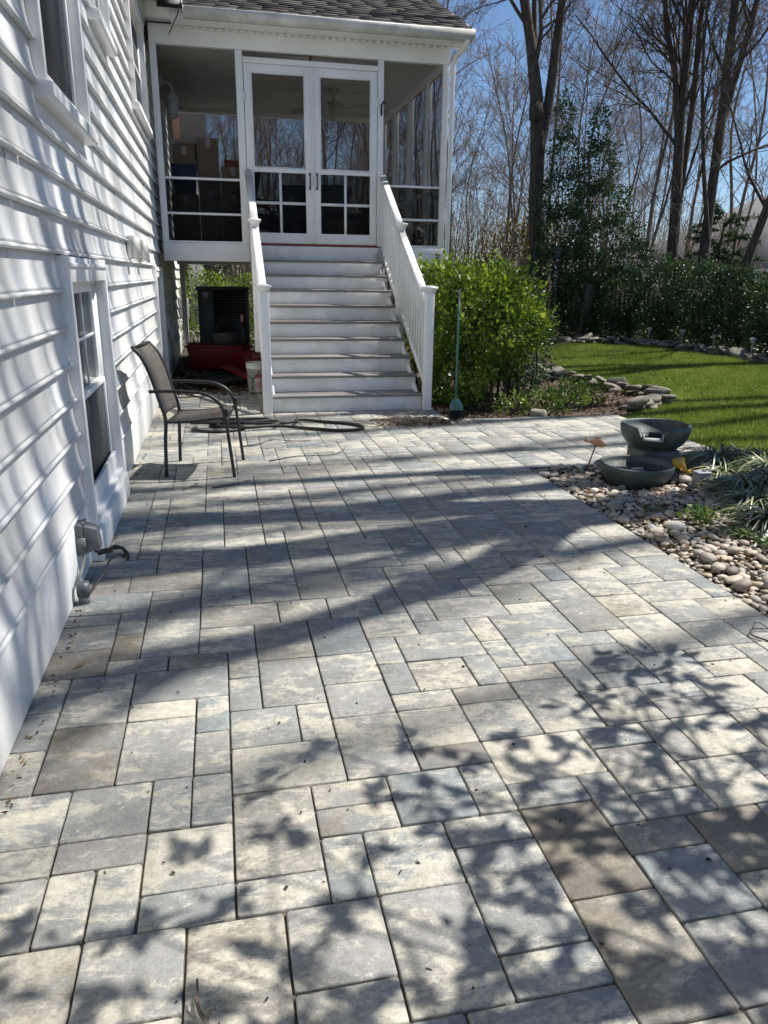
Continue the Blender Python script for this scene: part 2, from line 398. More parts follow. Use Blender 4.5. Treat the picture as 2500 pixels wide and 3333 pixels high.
ground = sheet('ground', [(-400, -400), (400, -400), (400, 400), (-400, 400)], -0.085, M['woodfloor'], label='brown leaf littered ground of the yard and woods')
LAWN = [(4.235, 3.6), (4.235, 7.36), (4.7, 7.75), (5.35, 8.4), (5.45, 9.2), (5.2, 10.0), (5.6, 11.8), (6.1, 13.4), (6.2, 15.3), (7.4, 16.4), (8.6, 16.5), (9.6, 15.75), (10.0, 14.3), (9.9, 12.0), (10.2, 9), (13, 6), (16, 2), (6, 1.5)]
lawn = sheet('lawn', LAWN, -0.045, M['turf'], label='sunlit green lawn striped with tree shadows')
MULCH = [(2.28, 7.40), (4.2, 7.40), (4.7, 7.72), (5.33, 8.4), (5.43, 9.2), (5.18, 10.0), (5.58, 11.8), (6.08, 13.4), (5.9, 15.3), (4.2, 16.5), (2.28, 16.5)]
mulch = sheet('mulch_bed', MULCH, -0.04, M['mulch'], label='dark mulch bed under the clipped shrubs')
HBED = [(6.0, 15.4), (7.4, 16.45), (8.6, 16.55), (9.65, 15.8), (10.05, 14.3), (9.95, 12.0), (10.25, 9), (12.8, 9), (12.9, 20.5), (5, 20.5)]
sheet('hedge_bed', HBED, -0.04, M['mulch'], label='shaded soil bed beneath the back hedge')
ROCKS = [(2.335, 0.2), (4.4, 0.2), (4.22, 3.6), (4.22, 5.31), (2.335, 5.31)]
rock_bed = sheet('rock_bed', ROCKS, -0.035, M['mulch'], label='bed of tan and grey river stones beside the patio')
patio = sheet('patio', [(-0.715, 0.2), (2.33, 0.2), (2.33, 5.317), (4.228, 5.317), (4.228, 7.392), (2.30, 7.392), (2.30, 9.72), (-0.715, 9.72)], -0.0105, M['sand'], label='blue grey and cream slab patio laid in a random pattern')

# ---------------------------------------------------------------- patio pavers
PX0, PMX, PY0, PMY = -0.031, 0.1120, 1.395, 0.1090
traced = """-6 5 1 2|-6 7 1 2|-5 5 2 3|-3 5 2 3|-1 5 1 2|-1 7 1 2|0 4 3 2|0 6 2 2|2 6 1 2|3 7 2 2|3 4 2 3|-6 3 2 2|-4 3 2 2|-2 3 1 2|-1 3 1 2|-6 2 2 1|-4 2 2 1|-2 1 2 2|-2 0 2 1|-6 0 2 2|-4 0 1 2|-3 0 1 2|-5 -2 2 2|-3 -2 2 2|-1 -3 2 3|0 1 2 3|0 0 2 1|2 3 2 1|2 2 2 1|2 0 1 2|3 0 2 2|1 -2 2 2|4 2 2 2|6 2 1 2|5 4 2 1|7 3 3 2|7 2 2 1|7 -1 2 3|5 1 2 1|5 -2 2 3|3 -3 2 3|9 1 1 2|10 2 2 2|10 1 2 1|9 0 2 1|9 -2 2 2|7 -4 2 3|9 -4 2 2|11 -1 2 2|12 1 2 2|10 4 2 1|12 3 1 2|13 5 2 1|13 3 2 2|15 5 2 2|13 6 2 1|11 5 2 2|9 5 2 3|11 7 1 2|12 7 2 1|12 8 2 2|14 7 2 2|16 8 2 1|16 7 2 1|9 8 2 1|9 9 1 2|10 9 2 2|12 10 2 1|14 9 1 2|15 9 2 3|17 9 2 2|17 11 2 2|15 12 2 2|13 11 2 3|11 13 2 1|10 11 3 2|9 11 1 2|7 12 2 1|6 10 3 2|8 8 1 2|6 8 2 2|3 9 2 2|5 8 1 2|5 10 1 2|5 7 2 1|7 7 2 1|5 5 2 2|7 5 2 2|7 13 1 2|8 13 3 2|11 14 2 2|13 14 2 2|-3 9 3 2|-3 8 2 1|0 10 1 2|0 8 1 2|1 8 2 3|1 11 2 3|3 11 2 3|-1 12 2 2|-2 11 2 1|-4 11 2 1|-5 10 2 1|-5 8 2 2|-6 9 1 2|-3 12 2 3|-4 14 1 2|-4 12 1 2|-6 13 2 2|-6 11 2 2|-6 15 2 1|-6 16 3 2|-3 15 2 2|-3 17 2 1|-4 18 3 2|-6 18 2 2|-1 14 3 2|-1 16 2 1|-1 17 2 3|2 14 2 2|4 14 2 2|1 16 2 2|3 16 2 3|1 18 2 2"""
occ = set(); pav = []
def region(i, j):
    if -6 <= i < 21 and -9 <= j < 55: return True
    if -6 <= i < 21 and 55 <= j < 76: return True
    if 21 <= i < 38 and 36 <= j < 55: return True
    return False
def put(i, j, w_, h_):
    cells = [(a, b) for a in range(i, i + w_) for b in range(j, j + h_)]
    if any(c in occ or not region(*c) for c in cells): return False
    occ.update(cells); pav.append((i, j, w_, h_)); return True
for t in traced.split('|'): put(*map(int, t.split()))
rp = random.Random(11)
for j in range(-9, 76):
    for i in range(-6, 38):
        if not region(i, j) or (i, j) in occ: continue
        opts = [(2, 3), (3, 2), (2, 2), (2, 2), (2, 2), (2, 1), (1, 2), (2, 1), (1, 2)]
        rp.shuffle(opts)
        opts.sort(key=lambda s: -s[0] * s[1] * rp.uniform(0.6, 1.4))
        for s in opts + [(1, 1)]:
            if put(i, j, *s): break
TONE = {(7, -1): (.4, .64), (7, -4): (.5, .40), (-5, 5): (.4, .44), (5, 4): (.3, .38), (-4, 18): (.4, .34), (-6, 18): (.4, .34), (-1, 18): (.4, .3), (11, 14): (.4, .38), (13, 14): (.4, .25), (-4, 12): (.3, .4), (-6, 11): (.2, .42), (-6, 13): (.4, .32), (13, 11): (.3, .3), (11, -1): (.35, .42), (-1, -3): (.55, .32), (7, 3): (.85, .0), (-6, 16): (.3, .2)}
def paver_geo(i, j, w_, h_, rg):
    x0, x1 = PX0 + i * PMX, PX0 + (i + w_) * PMX; y0, y1 = PY0 + j * PMY, PY0 + (j + h_) * PMY
    if i <= -6: x0 = -0.712
    g = 0.0026; x0 += g + rg.uniform(-.001, .0012); x1 -= g + rg.uniform(-.001, .0012); y0 += g + rg.uniform(-.001, .0012); y1 -= g + rg.uniform(-.001, .0012)
    def ring(ins, c, z, jit):
        a, b, d, e = x0 + ins, x1 - ins, y0 + ins, y1 - ins
        P = [(a + c, d), (b - c, d), (b, d + c), (b, e - c), (b - c, e), (a + c, e), (a, e - c), (a, d + c)]
        return [(p + rg.uniform(-jit, jit), q + rg.uniform(-jit, jit), z) for p, q in P]
    zt = rg.uniform(-.0016, .0016); tx, ty = rg.uniform(-.006, .006), rg.uniform(-.006, .006)
    mx_, my_ = (x0 + x1) / 2, (y0 + y1) / 2
    V = []
    for ins, c, z, jit in ((0, .005, -.045, 0), (0, .005, -.004, .0008), (.0012, .005, -.0013, .0006), (.0036, .0055, 0.0, .0009)):
        V += [(p, q, z + zt + (tx * (p - mx_) + ty * (q - my_) if z > -.01 else 0)) for p, q, z in ring(ins, c, z, jit)]
    F = []
    for k in range(3): F += [[k * 8 + a, k * 8 + (a + 1) % 8, (k + 1) * 8 + (a + 1) % 8, (k + 1) * 8 + a] for a in range(8)]
    F.append([24 + a for a in range(8)])
    return np.array(V), F
def paver_col(i, j, rg):
    r = rg.random()
    if (i, j) in TONE: cr, br = TONE[(i, j)]
    else:
        u = rg.random(); cr = rg.uniform(.36, .66) if u < .76 else (rg.uniform(.16, .36) if u < .9 else rg.uniform(.66, .85))
        br = rg.uniform(0, .14) if rg.random() < .9 else rg.uniform(.18, .32)
    return (r, cr, br)
def show_size(p):
    i, j, w_, h_ = p; cx, cy = PX0 + (i + w_ / 2) * PMX, PY0 + (j + h_ / 2) * PMY
    d = math.hypot(cx, cy)
    if cy < 0.95 or cx > 0.80 * cy + 0.35: return 0
    return w_ * h_ * CAM_H / (d * d + CAM_H ** 2) ** 1.5
pav.sort(key=show_size, reverse=True)
pav = [p for k, p in enumerate(pav) if show_size(p) > 0 or PY0 + p[1] * PMY > 0.3]
rest_V, rest_F, rest_c, rn = [], [], [], 0
for k, p in enumerate(pav):
    rg = random.Random(1000 + p[0] * 131 + p[1] * 7)
    V, F = paver_geo(*p, rg); c = paver_col(p[0], p[1], rg)
    if k < 300:
        ctr = V.mean(0); me = raw_mesh('paver', V - ctr, F, col=[c] * len(F)); me.materials.append(M['paver'])
        o = bpy.data.objects.new('paver', me); COL.objects.link(o); o.location = ctr; o.parent = patio
    else:
        rest_V.append(V); rest_F += [[a + rn for a in f] for f in F]; rest_c += [c] * len(F); rn += len(V)
me = raw_mesh('paver_field', np.vstack(rest_V), rest_F, col=rest_c)
o = link('paver_field', me, M['paver'], patio); o['kind'] = 'stuff'

# ---------------------------------------------------------------- scatter helpers
def in_poly(P, poly):
    x, y = P[:, 0], P[:, 1]; ins = np.zeros(len(P), bool); n = len(poly)
    for a in range(n):
        x0, y0 = poly[a]; x1, y1 = poly[(a + 1) % n]
        c = ((y0 > y) != (y1 > y)) & (x < (x1 - x0) * (y - y0) / (y1 - y0 + 1e-12) + x0); ins ^= c
    return ins
def scatter(rng, poly, n):
    P = np.array(poly); lo, hi = P.min(0), P.max(0); out = []; got = 0
    while got < n:
        Q = rng.uniform(lo, hi, (n * 2, 2)); Q = Q[in_poly(Q, poly)]; out.append(Q); got += len(Q)
    return np.vstack(out)[:n]
def unit(A): return A / (np.linalg.norm(A, axis=1, keepdims=True) + 1e-9)

def leaf_arrays(rng, P, A, size, width=0.45, fold=0.12, droop=0.0):
    """folded two-triangle leaves: base P, long axis A (unit), size per leaf"""
    n = len(P); s = size[:, None]
    b = unit(np.cross(A, unit(rng.normal(size=(n, 3))))); c = np.cross(A, b)
    mid = P + A * s * 0.45; tip = P + A * s; tip[:, 2] -= droop * size
    L = mid + b * s * width * 0.5 + c * s * fold; R = mid - b * s * width * 0.5 + c * s * fold
    V = np.stack([P, L, tip, R], 1).reshape(-1, 3); i = np.arange(n)[:, None] * 4
    F = np.hstack([i, i + 1, i + 2, i, i + 2, i + 3]).reshape(-1, 3)
    return V, F
def leaf_obj(name, rng, P, A, size, mat, parent=None, rnd=None, **k):
    V, F = leaf_arrays(rng, P, A, size, **k)
    rnd = rng.random(len(P)) if rnd is None else rnd
    return obj(name, V, F, mat, parent, rnd=np.repeat(rnd, 2))

# lawn grass: blades
rng = np.random.default_rng(5)
G_ = scatter(rng, LAWN, 460000); G_ = G_[(G_[:, 0] < 0.86 * G_[:, 1] + 2.4)][:260000]
n = len(G_); hgt = rng.uniform(.02, .065, n) * (1 + 0.25 * np.sin(G_[:, 0] * 3.1) * np.sin(G_[:, 1] * 2.3)); wd = rng.uniform(.003, .006, n)
an = rng.uniform(0, 2 * math.pi, n); lean = rng.normal(0, .018, (n, 2))
b0 = np.column_stack([G_[:, 0] - np.cos(an) * wd, G_[:, 1] - np.sin(an) * wd, np.full(n, -.047)])
b1 = np.column_stack([G_[:, 0] + np.cos(an) * wd, G_[:, 1] + np.sin(an) * wd, np.full(n, -.047)])
tp = np.column_stack([G_[:, 0] + lean[:, 0], G_[:, 1] + lean[:, 1], -.045 + hgt])
V = np.stack([b0, b1, tp], 1).reshape(-1, 3); F = np.arange(3 * n).reshape(-1, 3)
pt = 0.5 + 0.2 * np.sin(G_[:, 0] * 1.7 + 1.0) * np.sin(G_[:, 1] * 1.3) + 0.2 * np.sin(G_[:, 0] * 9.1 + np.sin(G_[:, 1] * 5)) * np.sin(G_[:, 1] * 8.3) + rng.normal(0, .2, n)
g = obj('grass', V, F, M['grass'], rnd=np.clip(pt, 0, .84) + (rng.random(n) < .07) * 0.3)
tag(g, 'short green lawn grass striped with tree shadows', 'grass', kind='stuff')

# river stones
def pebble(rg, seg=7, rings=4):
    V = [(0, 0, 1)]; 
    for a in range(1, rings):
        th = math.pi * a / rings
        for b in range(seg):
            ph = 2 * math.pi * (b + .5 * (a % 2)) / seg; rr = 1 + rg.uniform(-.19, .19)
            V.append((math.sin(th) * math.cos(ph) * rr, math.sin(th) * math.sin(ph) * rr, math.cos(th) * rr))
    V.append((0, 0, -1)); F = []
    for b in range(seg): F.append([0, 1 + b, 1 + (b + 1) % seg])
    for a in range(rings - 2):
        for b in range(seg):
            p0 = 1 + a * seg; F.append([p0 + b, p0 + seg + b, p0 + seg + (b + 1) % seg, p0 + (b + 1) % seg])
    last = len(V) - 1; p0 = 1 + (rings - 2) * seg
    for b in range(seg): F.append([p0 + b, last, p0 + (b + 1) % seg])
    return np.array(V), F
rs = random.Random(4)
pebs = [pebble(rs) for _ in range(8)]
peb_me = []
for V, F in pebs:
    me = raw_mesh('stone', V, F, smooth=True); me.materials.append(M['river']); peb_me.append(me)
sites = []; grid = {}
tries = 0
while tries < 60000 and len(sites) < 2900:
    tries += 1
    x, y = rs.uniform(2.34, 4.15), rs.uniform(1.6, 5.30)
    if x > 0.84 * y + 1.6: continue
    if (x - 2.98) ** 2 + (y - 4.86) ** 2 < .25 ** 2 or (3.15 < x < 3.62 and 5.05 < y < 5.5): continue
    if x > 3.62 + (5.3 - y) * .02 and y > 4.0: continue
    s = rs.choice([.012, .015, .017, .020, .024, .028, .032, .042]) * rs.uniform(.85, 1.2)
    key = (int(x / .09), int(y / .09)); ok = True
    for a in (-1, 0, 1):
        for b in (-1, 0, 1):
            for (X, Y, S) in grid.get((key[0] + a, key[1] + b), ()):
                if (X - x) ** 2 + (Y - y) ** 2 < ((S + s) * .78) ** 2: ok = False; break
    if not ok or x - s < 2.335: continue
    grid.setdefault(key, []).append((x, y, s)); sites.append((x, y, s))
sites.sort(key=lambda t: (t[0] > .84 * t[1] + .1, -t[2] / math.hypot(t[0], t[1])))
RV, RF, RR, rn = [], [], [], 0
for k, (x, y, s) in enumerate(sites):
    ez = rs.uniform(.45, .7); ex = rs.uniform(1.0, 1.5)
    mat_ = Matrix.Translation((x, y, -.035 + s * ez * rs.uniform(.75, 1.5))) @ Matrix.Rotation(rs.uniform(0, 6.28), 4, 'Z') @ Matrix.Rotation(rs.gauss(0, .25), 4, 'X') @ Matrix.Diagonal((s * ex, s * .95, s * ez, 1))
    if k < 300:
        o = bpy.data.objects.new('stone', peb_me[k % 8]); COL.objects.link(o); o.matrix_world = mat_; o.parent = rock_bed
    else:
        V, F = pebs[k % 8]; A = np.array(mat_); W_ = V @ A[:3, :3].T + A[:3, 3]
        RV.append(W_); RF += [[a + rn for a in f] for f in F]; RR += [rs.random()] * len(F); rn += len(V)
me = raw_mesh('small_stones', np.vstack(RV), RF, rnd=RR, smooth=True)
o = link('small_stones', me, M['river_rest'], rock_bed); o['kind'] = 'stuff'

# dead leaves and mulch chips lying on the beds
def litter(name, rng, poly, n, size, z, label, cond=None, mat='litter', tilt=.5):
    P = scatter(rng, poly, n)
    if cond is not None: P = P[cond(P)]
    n = len(P); A = rng.normal(size=(n, 3)); A[:, 2] = np.abs(A[:, 2]) * tilt * .5; A = unit(A)
    Q = np.column_stack([P, np.full(n, z) + rng.uniform(0, .012, n)])
    o = leaf_obj(name, rng, Q, A, rng.uniform(size * .5, size * 1.3, n), M[mat], width=.5, fold=.15)
    return tag(o, label, 'leaves', kind='stuff')
rng = np.random.default_rng(8)
litter('dead_leaves', rng, MULCH, 7000, .055, -.036, 'brown dead leaves and bark chips covering the mulch bed')
litter('dead_leaves', rng, HBED, 5000, .07, -.036, 'brown dead leaves on the soil under the back hedge')
litter('dead_leaves', rng, ROCKS, 700, .05, -.005, 'scattered brown leaves among the river stones', cond=lambda P: P[:, 1] > 2.0)
litter('dead_leaves', rng, LAWN, 330, .05, -.012, 'few pale dead leaves scattered over the lawn', cond=lambda P: P[:, 0] < .9 * P[:, 1])
# drift of leaves under the porch
litter('dead_leaves', rng, [(-.66, 9.3), (.45, 9.3), (.45, 14), (-.66, 14)], 1500, .06, .002, 'dead leaves drifted on the ground beneath the porch')
# ---------------------------------------------------------------- house (left wall)
sheet('porch_ground', [(-0.70, 9.725), (3.0, 9.725), (3.0, 16.4), (-0.70, 16.4)], -0.02, M['soil'], label='bare soil ground beneath the porch')
XW = -0.685; XS = XW - 0.027
house = thing('house', 'white vinyl sided house wall with tall windows beside the patio', 'house', (-0.9, 6.0, 0))
MB().box(-1.2, -0.80, -2.5, 16.2, -0.08, 4.6).build('wall', M['siding'], house)
WINS = [  # y0, y1, z0, z1, kind
    (3.83, 5.06, 0.17, 1.492, 'low'), (9.25, 10.30, 0.17, 1.492, 'low'),
    (3.78, 5.02, 2.20, 3.80, 'up'), (5.72, 6.55, 3.02, 4.15, 'up'), (8.35, 10.05, 3.0, 4.12, 'up')]
E_ = 0.1685; Z0 = 0.318
PROF = [(0.0, 1.03), (0.0, .84), (.0015, .66), (.005, .47), (.010, .30), (.0155, .19), (.0195, .128), (.0115, .112), (.0205, .100), (.0255, .075), (.0270, .045), (.0255, .018), (.021, 0.0), (.012, -.004), (-.004, -.004), (-.004, 1.03)]
def siding_panel(y0, y1, zb, out):
    P = [(XS + a + out, y0, zb + b * E_) for a, b in PROF]
    return MB().prism(P, (0, y1 - y0, 0))
rsd = random.Random(3)
for k in range(24):
    zb = Z0 + k * E_; zt = zb + E_
    spans = [(-1.6, 16.18)]
    for (a, b, c, d, _) in WINS:
        if zt > c + .02 and zb < d - .02:
            spans = [t for (s, e) in spans for t in ((s, min(e, a + .012)), (max(s, b - .012), e)) if t[1] - t[0] > .03]
    ph = [0.9, 2.75, 1.6, 3.3, 0.35][k % 5] + rsd.uniform(-.25, .25)
    cuts = [ph + 3.05 * q for q in range(-2, 6)]
    for s, e in spans:
        pts = [s] + [c for c in cuts if s + .08 < c < e - .08] + [e]
        for q in range(len(pts) - 1):
            par = (cuts.index(pts[q + 1]) if pts[q + 1] in cuts else len(cuts)) % 2
            siding_panel(pts[q], pts[q + 1] - (.009 if q < len(pts) - 2 else 0), zb + rsd.uniform(-.0006, .0006), .0022 * par).build('siding_panel', M['siding'], house, smooth=False)
MB().box(XS - .006, XS + .016, -1.6, 16.18, 0.003, Z0 - .004).build('base_board', M['siding'], house, bevel=.003)
MB().box(XS - .008, XS + .030, 16.1, 16.22, 0.0, 4.36).build('corner_trim', M['trim'], house)
MB().box(XS + .03, XS + .05, -1.6, 10.46, 4.20, 4.38).build('frieze_board', M['trim'], house)
MB().box(XS - .01, -0.37, -1.6, 10.28, 4.382, 4.41).build('soffit', M['trim'], house)
MB().box(XS - .01, -0.215, 10.225, 10.512, 4.262, 4.62).build('eave_return', M['trim'], house)
gut = [(-.37, 4.40), (-.30, 4.40), (-.265, 4.45), (-.265, 4.51), (-.275, 4.53), (-.285, 4.52), (-.285, 4.46), (-.31, 4.42), (-.37, 4.42)]
MB().prism([(x, -1.6, z) for x, z in gut], (0, 11.78, 0)).build('gutter', M['trim_old'], house)
MB().prism([(-.30, -1.6, 4.56), (-.30, -1.6, 4.59), (-5, -1.6, 6.72), (-5, -1.6, 6.62)], (0, 18, 0)).build('roof', M['shingle'], house)
MB().box(-.385, -.372, -1.6, 10.28, 4.42, 4.56).build('fascia', M['trim'], house)

def house_window(y0, y1, z0, z1, kind):
    cw = .045; m = MB(); xo = XW + .026; xb = XS - .012
    m.box(xb, xo, y0, y0 + cw, z0, z1); m.box(xb, xo, y1 - cw, y1, z0, z1)
    m.box(xb, xo - .002, y0 + cw, y1 - cw, z1 - .12, z1 - .004); m.box(xo - .004, xo + .008, y0 + .004, y1 - .004, z1 - .05, z1 - .03); m.box(xb, xo - .002, y0 + cw, y1 - cw, z0, z0 + .03)
    wn = m.build('window', M['trim'], house, bevel=.004)
    a, b, c, d = y0 + cw, y1 - cw, z0 + .03, z1 - .12; xg = XW - .06
    m = MB()                                  # stepped reveal round the opening
    m.box(xg - .03, xb + .002, a - .002, a + .02, c, d); m.box(xg - .03, xb + .002, b - .02, b + .002, c, d)
    m.box(xg - .03, xb + .002, a + .02, b - .02, d - .02, d + .002); m.box(xg - .03, xb + .002, a + .02, b - .02, c - .002, c + .02)
    m.box(xb + .003, xo - .018, y0 + .006, a + .012, z0, z1 - .01); 
    m.build('reveal', M['trim'], wn)
    a += .022; b -= .022; c += .022; d -= .022; zm = c + (d - c) * .49
    def sash(za, zb_, x, w_):
        return MB().box(x - .025, x, a, a + w_, za, zb_).box(x - .025, x, b - w_, b, za, zb_).box(x - .025, x - .001, a + w_, b - w_, za, za + w_).box(x - .025, x - .001, a + w_, b - w_, zb_ - w_, zb_).build('sash', M['trim_cool'], wn, bevel=.003)
    sash(zm - .02, d, xg + .004, .04); sash(c, zm + .02, xg + .028, .03)
    MB().box(xg - .022, xg - .016, a + .03, b - .03, zm, d - .03).build('pane', M['glass'], wn)
    if kind == 'low':
        mu = MB(); ym = (a + b) / 2; zq = (zm + d) / 2
        for yy in (a + (b - a) / 3, a + 2 * (b - a) / 3): mu.box(xg - .015, xg - .006, yy - .009, yy + .009, zm + .02, d - .04)
        mu.box(xg - .0155, xg - .0065, a + .04, b - .04, zq - .009, zq + .009); mu.build('muntin', M['trim_cool'], wn)
        MB().box(xg + .006, xg + .012, a + .028, b - .028, c + .028, zm - .008).build('insect_screen', M['winscreen'], wn)
        MB().prism([(XS - .01, y0 - .03, 0), (XW + .045, y0 - .03, 0), (XW + .045, y0 - .03, z0 - .018), (XS - .01, y0 - .03, z0)], (0, y1 - y0 + .06, 0)).build('sill', M['trim'], wn, bevel=.004)
    else:
        MB().box(xg + .006, xg + .012, a + .01, b - .01, c + .01, d - .01).build('insect_screen', M['winscreen'], wn)
        MB().prism([(XS - .01, y0 - .025, z0 - .075), (XW + .045, y0 - .025, z0 - .075), (XW + .055, y0 - .025, z0 - .065), (XW + .055, y0 - .025, z0 - .014), (XS - .01, y0 - .025, z0 + .004)], (0, y1 - y0 + .05, 0)).build('sill', M['trim'], wn, bevel=.003)
    return wn
for wv in WINS: house_window(*wv)

# ---------------------------------------------------------------- screened porch
YF = 10.515; YB = 14.42; XR = 3.11
porch = thing('screened_porch', 'white screened porch on posts with french doors and grey shingle roof', 'porch', (1.2, 12.4, 0))
TR = M['trim']
def pbox(name, x0, x1, y0, y1, z0, z1, mat=TR, parent=porch, bevel=.004):
    return MB().box(x0, x1, y0, y1, z0, z1).build(name, mat, parent, bevel=bevel)
pbox('floor', -.68, 3.04, YF + .13, YB - .12, 1.70, 1.785, M['tread'])
pbox('beam', -.64, XR, YF, YF + .12, 4.04, 4.25)
pbox('skirt_board', -.64, .455, YF, YF + .10, 1.575, 1.795); pbox('skirt_board', 2.235, XR, YF, YF + .10, 1.575, 1.795)
pbox('skirt_board', .456, 2.234, YF + .03, YF + .10, 1.575, 1.785)
pbox('skirt_board', XR - .09, XR - .002, YF + .101, YB, 1.575, 1.795); pbox('skirt_board', -.66, XR - .1, YB - .1, YB, 1.575, 1.795)
for x0, x1 in ((-.64, -.562), (.366, .454), (2.16, 2.236), (3.03, 3.106)):
    pbox('post', x0, x1, YF + .004, YF + .10, 1.797, 4.038)
for yy in (11.40, 12.42, 13.42): pbox('post', XR - .095, XR - .004, yy - .045, yy + .045, 1.797, 4.0)
for xx in (-.62, .62, 1.85, 3.06): pbox('post', xx - .045, xx + .045, YB - .095, YB - .004, 1.797, 4.0)
pbox('beam', XR - .115, XR - .003, YF + .122, YB, 4.0, 4.25); pbox('beam', -.66, XR - .12, YB - .115, YB - .003, 4.0, 4.25)
for x0, x1 in ((-.56, .364), (2.238, 3.028)):
    for z in (1.797, 2.14, 2.555): pbox('screen_rail', x0, x1, YF + .02, YF + .06, z, z + .028)
for (y0, y1) in ((YF + .125, 11.353), (11.447, 12.373), (12.467, 13.373), (13.467, YB - .1)):
    for z in (1.797, 2.14, 2.555): pbox('screen_rail', XR - .06, XR - .02, y0, y1, z, z + .028)
    MB().box(XR - .043, XR - .041, y0, y1, 1.80, 4.0).build('screen', M['screen'], porch)
for (x0, x1) in ((-.573, .573), (.667, 1.803), (1.897, 3.013)):
    for z in (1.797, 2.14, 2.555): pbox('screen_rail', x0, x1, YB - .06, YB - .02, z, z + .028)
    MB().box(x0, x1, YB - .043, YB - .041, 1.80, 4.0).build('screen', M['screen'], porch)
for x0, x1, z0, z1 in ((-.56, .364, 1.80, 4.04), (2.238, 3.028, 1.80, 4.04), (.456, 2.158, 3.97, 4.04)):
    MB().box(x0, x1, YF + .062, YF + .064, max(z0, 2.57), z1).build('screen', M['screen'], porch)
    if z0 < 2: MB().box(x0, x1, YF + .062, YF + .064, z0, 2.57).build('screen', M['petscreen'], porch)
pbox('door_header', .456, 2.158, YF + .005, YF + .09, 3.905, 3.968)
pbox('transom_bar', 1.287, 1.317, YF + .055, YF + .085, 3.969, 4.039, M['brown_paint'])
pbox('threshold', .456, 2.158, YF - .012, YF + .10, 1.787, 1.812, M['red_paint'], bevel=.002)
cl = pbox('ceiling', -.68, 3.0, YF + .125, YB - .12, 4.06, 4.10, M['ceiling'], bevel=0)
m = MB()
for q in range(40): m.box(-.60, 2.99, YF + .16 + q * .091, YF + .166 + q * .091, 4.054, 4.0605)
m.build('ceiling_bead', M['ceiling'], cl)
# doors
def door_leaf(x0, x1, hx, hinge_x):
    yf, yb = YF + .008, YF + .05; m = MB(); s = .088; z0, z1 = 1.815, 3.90
    m.box(x0, x0 + s, yf, yb, z0, z1); m.box(x1 - s, x1, yf, yb, z0, z1)
    for a, b in ((z0, 1.945), (2.675, 2.725), (3.805, z1)): m.box(x0 + s, x1 - s, yf + .002, yb - .002, a, b)
    d = m.build('door', TR, porch, bevel=.003)
    xm = (x0 + x1) / 2
    MB().box(xm - .016, xm + .016, yf + .006, yb - .006, 1.945, 2.675).box(x0 + s, xm - .016, yf + .007, yb - .007, 2.293, 2.327).box(xm + .016, x1 - s, yf + .007, yb - .007, 2.293, 2.327).build('muntin', TR, d)
    mb = MB(); e = .012
    mb.box(x0 + s, x0 + s + e, yf - .003, yf + .004, 2.726, 3.804).box(x1 - s - e, x1 - s, yf - .003, yf + .004, 2.726, 3.804).box(x0 + s + e, x1 - s - e, yf - .003, yf + .003, 3.792, 3.804).box(x0 + s + e, x1 - s - e, yf - .003, yf + .003, 2.726, 2.738)
    mb.build('bead', TR, d)
    MB().box(x0 + s, x1 - s, yf + .028, yf + .030, 2.70, 3.805).build('screen', M['screen'], d); MB().box(x0 + s, x1 - s, yf + .028, yf + .030, 1.945, 2.70).build('screen', M['petscreen'], d)
    hp = smooth_path([(hx, yf, 2.50), (hx, yf - .035, 2.52), (hx, yf - .04, 2.585), (hx, yf - .035, 2.65), (hx, yf, 2.67)], 4)
    MB().tube(hp, .008, 8).box(hx - .012, hx + .012, yf - .006, yf + .002, 2.485, 2.515).box(hx - .012, hx + .012, yf - .006, yf + .002, 2.655, 2.685).build('handle', M['black_metal'], d)
    for z in (2.12, 3.55): MB().tube([(hinge_x, yf - .008, z - .05), (hinge_x, yf - .008, z + .05)], .011, 8).box(hinge_x - .02, hinge_x + .02, yf - .005, yf - .001, z - .045, z + .045).build('hinge', M['trim_cool'], d)
    return d
door_leaf(.462, 1.299, 1.262, .460); door_leaf(1.318, 2.152, 1.355, 2.156)
MB().box(1.296, 1.322, YF - .006, YF + .006, 1.816, 3.899).build('astragal', TR, porch, bevel=.003)
MB().tube([(2.20, YF - .02, 3.40), (2.20, YF - .03, 3.52), (2.225, YF - .03, 3.56), (2.25, YF + .0, 3.545)], .012, 8).build('hook', M['black_metal'], porch)
# eave, gutter, roof
RSL = 0.46; YE = 10.12; ZE = 4.335; YRG = (YF + YB) / 2
pbox('soffit', -.36, 3.22, 10.22, YF - .002, 4.235, 4.26, M['trim'])
for q in range(38): MB().box(-.30 + q * .093, -.228 + q * .093, YF - .04, YF - .002, 4.216, 4.234).build('soffit_clip', M['trim'], porch)
pbox('fascia', -.36, 3.26, 10.20, 10.218, 4.235, 4.345, M['trim'])
kp = [(10.198, 4.225), (10.13, 4.225), (10.085, 4.27), (10.08, 4.325), (10.092, 4.336), (10.10, 4.322), (10.108, 4.275), (10.14, 4.245), (10.198, 4.245)]
MB().prism([(-.21, y, z) for y, z in kp], (3.50, 0, 0)).build('gutter', M['trim_old'], porch)
MB().box(-.214, -.208, 10.08, 10.20, 4.222, 4.337).box(3.288, 3.295, 10.08, 10.20, 4.222, 4.337).build('gutter_end', M['trim_old'], porch)
ds = MB()
for a, b in (((3.215, 10.15, 4.24), (3.21, 10.17, 4.19)), ((3.21, 10.17, 4.19), (3.15, 10.44, 4.10)), ((3.15, 10.44, 4.10), (3.140, 10.472, 4.04)), ((3.140, 10.475, 4.06), (3.140, 10.475, 0.12)), ((3.148, 10.49, .14), (3.2, 10.34, .05))):
    a, b = np.array(a), np.array(b); d = b - a; ds.obox((a + b) / 2, (np.linalg.norm(d) + .02, .05, .062), d, (0, 1, .02) if abs(d[2]) > .5 else (0, 0, 1))
